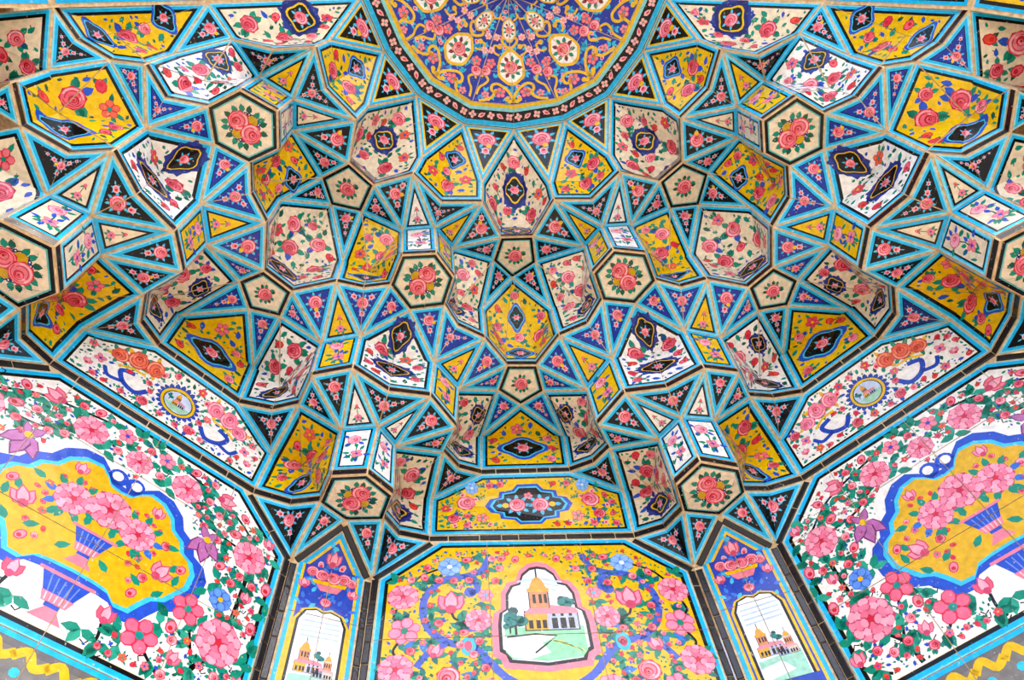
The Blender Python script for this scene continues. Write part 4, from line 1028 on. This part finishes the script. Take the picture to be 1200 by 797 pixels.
        P.rose(0, -.60, .10, 0, 3, layer=16); vase(P, 0, -1.13, .115, 10, ('#2450c4', '#ee7f92'))
        P.rose(0, -.25, .07, 1, 3)
        vz = [(0, -.85, .16), (0, -1.1, .2)]; ell = [(x, y, .075) for x, y in med]
        scatter(P, inset(f, .01), random.Random(22), .022, dens=.22, avoid=P.placed+vz+ell)
        w.tiles(pan, [-.46, 0.03, .50], [-.80, -.33], 'wall_tile')
        # frieze under the white panel
        lo = [(ca[0]+.03, vb-.50), (cb[0]-.03, vb-.50), (cb[0]-.03, vb-.035), (ca[0]+.03, vb-.035)]
        P2 = Paint(); f2 = panel_border(P2, lo, [(.022, TQ), (.03, GREY), (.001, GREY)]); P2.add(f2, '#7c7872', 4)
        for k in range(14):
            x = ca[0]+.1+k*.13
            scroll(P2, [(x, vb-.12), (x+.05, vb-.08), (x+.09, vb-.13), (x+.14, vb-.1)], .035, YEL, 6); scroll(P2, [(x, vb-.25), (x+.05, vb-.31), (x+.1, vb-.24)], .03, YEL, 6)
            P2.add(pol(x+.04, vb-.17, .02, 8), CYAN, 7)
        pw = w.paint; w.paint = P2; w.tiles(lo, [-.46, .03, .50], [], 'frieze_tile'); w.paint = pw
    w.done(PLASTER)
main_wall('H1L', 'H1R', 'wall_back', 'yellow floral tiled back wall with a framed landscape of a towered house', 'y')
main_wall('H3L', 'H2L', 'wall_back_left', 'white floral tiled wall with blue-edged yellow medallion left of the yellow back wall', 'w')
main_wall('H2R', 'H3R', 'wall_back_right', 'white floral tiled wall with blue-edged yellow medallion right of the yellow back wall', 'w')
def narrow_wall(l, r, hx, name, label, paintit=True):
    w = Wall(nd(l, 'c'), nd(r, 'c'), name, label); P = w.paint
    a, b = w.uv(nd(l, 'c')), w.uv(nd(r, 'c')); vb = -1.05
    full = [(a[0], vb), (b[0], vb), (b[0], 0), (a[0], 0)]
    w.slab(full); w.slab([(a[0], ZB-w.m.z), (b[0], ZB-w.m.z), (b[0], vb), (a[0], vb)])
    A, B, Fp = nd(l, 'c'), nd(r, 'c'), nd(hx, 'f0')
    i = len(w.V); w.V += [W(A), W(B), W(Fp)]; w.F.append([i, i+1, i+2])
    w.rows((b[0], vb), (b[0], -.02), 1, 6, seed=8); w.rows((a[0], -.02), (a[0], vb), 1, 6, seed=9)
    pan = inset_multi(full, [.01, .052, 0.0, .052])
    def art(P):
        f = panel_border(P, pan, [(.014, TQ), (.012, TQL), (.014, YEL), (.006, BK), (.001, BLUE)])
    art(P)
    hw = (b[0]-a[0])/2-.052
    P.items = []
    for k, c_, ly in ((0, TQ, 0), (.022, YEL, 1), (.036, '#2648b4', 2)):
        P.add([(-hw+k, vb), (hw-k, vb), (hw-k, .02), (-hw+k, .02)], c_, ly)
    # vase of roses on blue, then a white landscape with a clipped arch top
    for x, y, R_ in ((-.10, -.045, .035), (-.045, -.06, .04), (.02, -.065, .042), (.08, -.055, .04), (.12, -.07, .032)): P.rose(x, y, R_, x*30, 2, layer=12)
    P.add([(-.085, -.10), (.09, -.10), (.05, -.165), (-.04, -.165)][::-1], '#ee8090', 9); P.add([(-.095, -.095), (.1, -.095), (.09, -.12), (-.085, -.12)][::-1], YEL, 10)
    P.tulip(-.125, -.16, .045, 1.8); P.tulip(.13, -.17, .045, 1.3); P.rose(0, -.235, .03, 0, 1)
    for i in range(40):
        rnd = random.Random(i); P.leaf(rnd.uniform(-.14, .14), rnd.uniform(-.3, .0), rnd.uniform(0, 6), .045, .025, LBLUE if i % 2 else '#3f79d8', 5)
    for k, c_, ly in ((1, YEL, 14), (.90, BK, 15), (.80, '#f2f5fa', 16)):
        z = .145*k; P.add([(-z, -.80), (z, -.80), (z, -.37), (z*.75, -.30-.05*(1-k)), (z*.3, -.275-.1*(1-k)), (0, -.29-.1*(1-k)), (-z*.3, -.275-.1*(1-k)), (-z*.75, -.30-.05*(1-k)), (-z, -.37)], c_, ly)
    for k in range(4): P.stroke([(-.1, -.37-.03*k), (.1, -.36-.03*k)], .01, '#b6cdee', 17)
    P.add([(-.11, -.68), (.11, -.66), (.11, -.80), (-.11, -.80)][::-1], '#9fd8c0', 17); P.add([(-.11, -.72), (.0, -.70), (.05, -.76), (-.11, -.79)][::-1], '#e6eef8', 18)
    house(P, -.09, -.66, .13, 20); house(P, .10, -.675, .10, 20, -1, '#d9c7b0', '#f0a0a8'); bush(P, .02, -.56, .03, 18)
    w.tiles(pan, [0.0], [-.33], 'wall_tile')
    # gable piece leaning forward under the hexagon, with its two black edge bricks
    t = Tile([A, B, Fp], [(0, 1, 2)], [0, 1, 2]); q = t.out
    order = t.outline_i
    ds = []
    for i in range(3):
        e = {order[i], order[(i+1) % 3]}; ds.append(0.0 if e == {0, 1} else .047)
    g = inset_multi(q, ds); t.base = g; P = t.paint
    d2 = [0.0 if x == 0 else .022 for x in ds]; g1 = inset_multi(g, d2); g2 = inset_multi(g, [x*1.65 for x in d2])
    P.add(g, TQ, 0); P.add(g1, YEL, 1); P.add(g2, '#2648b4', 2)
    cx = sum(p[0] for p in g2)/3; cy = sum(p[1] for p in g2)/3
    for i in range(14): rnd = random.Random(i+50); P.leaf(cx+rnd.uniform(-.05, .05), cy+rnd.uniform(-.05, .07), rnd.uniform(0, 6), .04, .022, LBLUE if i % 2 else '#3f79d8', 4)
    P.tulip(cx, cy-.03, .06, 1.57, layer=6); P.bud(cx+.06, cy-.03, .016, 1, 6); P.bud(cx-.06, cy-.04, .016, 2, 6)
    t.build('wall_tile', w.o)
    for p0, p1 in ((A, Fp), (B, Fp)):
        e = (p1-p0).normalized(); inn = (w.m-p0); inn = inn-e*inn.dot(e); inn.normalize()
        brick_row(p0+e*.02+inn*.004, p1-e*.03+inn*.004, inn*.036, 1, w.o)
    w.done(PLASTER)
narrow_wall('H2L', 'H1L', 'H1L', 'wall_inner_left', 'narrow pointed blue panel with small arched landscape left of the yellow back wall')
narrow_wall('H1R', 'H2R', 'H1R', 'wall_inner_right', 'narrow pointed blue panel with small arched landscape right of the yellow back wall')
narrow_wall('H4L', 'H3L', 'H3L', 'wall_outer_left', 'narrow pointed blue panel beyond the left white wall')
narrow_wall('H3R', 'H4R', 'H3R', 'wall_outer_right', 'narrow pointed blue panel beyond the right white wall')

# ------------------------------------------------------------------ front arch, side walls, shell, pavement
def strct(name, V, F, mat, label, cat):
    o = mesh_obj(name, V, F, None, mat); o['kind'] = 'structure'; o['label'] = label; o['category'] = cat; return o
prof = {}
for s, sg in (('L', -1), ('R', 1)):
    prof[s] = [Vector((sg*2.93, 0, ZB)), Vector((sg*2.93, 0, .15)), Vector((sg*2.74, 0, .62))]+[NODE[('H4'+s, 'tb')].copy(), NODE[('C90'+s, 'd3')].copy(), NODE[('C90'+s, 't0')].copy()]
arch = prof['L']+[Vector((APEX.x, 0, APEX.z+.02))]+prof['R'][::-1]
V, F = [], []
YF = -.32
for P in arch: V += [W((P.x, min(P.y, .05)+.0, P.z)), W((P.x*1.012, YF, P.z+.03)), W((P.x*1.7, YF, P.z+.5 if P.z > ZB else P.z)), W((P.x*1.7, .1, P.z+.5 if P.z > ZB else P.z))]
for i in range(len(arch)-1):
    a, b = 4*i, 4*i+4
    F += [[a, b, b+1, a+1], [a+1, b+1, b+2, a+2], [a+2, b+2, b+3, a+3]]
TR = strct('trim_1', V, F, PLASTER, 'front arch of the portal edging the tiled vault', 'arch')
for i in range(1, len(arch)-2):
    A, B = arch[i], arch[i+1]; A = Vector((A.x, min(A.y, .05), A.z)); B = Vector((B.x, min(B.y, .05), B.z))
    A2, B2 = Vector((A.x*1.012, YF, A.z+.03)), Vector((B.x*1.012, YF, B.z+.03))
    t = Tile([A, B, B2, A2], QUAD, [0, 1, 2, 3], face=Vector((0, -.4, -1.5))); P = t.paint
    f = t.ring([(.02, TQ), (.02, BK), (.001, YEL)], .02); P.add(f, YEL, 4)
    scatter(P, f, random.Random(i), .07); t.build('arch_tile', TR)
for s, sg, nm in (('L', -1, 'wall_left'), ('R', 1, 'wall_right')):
    c4 = nd('H4'+s, 'c'); x4 = NODE[('H4'+s, 'x5')]
    top = [Vector((c4.x, c4.y, .05)), Vector((sg*2.93, 0.05, .15))]
    strct(nm, [W((c4.x, c4.y, ZB)), W((sg*2.93, .05, ZB)), W(top[1]), W(top[0])], [[0, 1, 2, 3]], STONE, 'plain side wall of the niche at the '+('left' if s == 'L' else 'right')+' foot of the arch', 'wall')
# unseen shell added behind the vault against light leaks, part of the ceiling body
i0 = len(SUB_V); ring = []
for k in range(-9, 10):
    a = math.radians(10*k); ring.append((3.35*math.sin(a), 3.35*math.cos(a)))
ring = [(-3.35, -.1)]+ring+[(3.35, -.1)]
for x, y in ring: SUB_V += [W((x, y, -.4)), W((x, y, 3.4))]
for k in range(len(ring)-1): SUB_F.append([i0+2*k, i0+2*k+2, i0+2*k+3, i0+2*k+1])
SUB_F.append([i0+2*k+1 for k in range(len(ring))])
CEIL.data.from_pydata(SUB_V, [], SUB_F); CEIL.data.materials.append(PLASTER)
CEIL['kind'] = 'structure'; CEIL['label'] = 'stalactite vault of painted tiles rising to a small blue half dome'; CEIL['category'] = 'ceiling'
g = 30.0
strct('floor', [(-g, -g, 0), (g, -g, 0), (g, g, 0), (-g, g, 0)], [[0, 1, 2, 3]], STONE, 'pale stone pavement before and under the portal', 'floor')
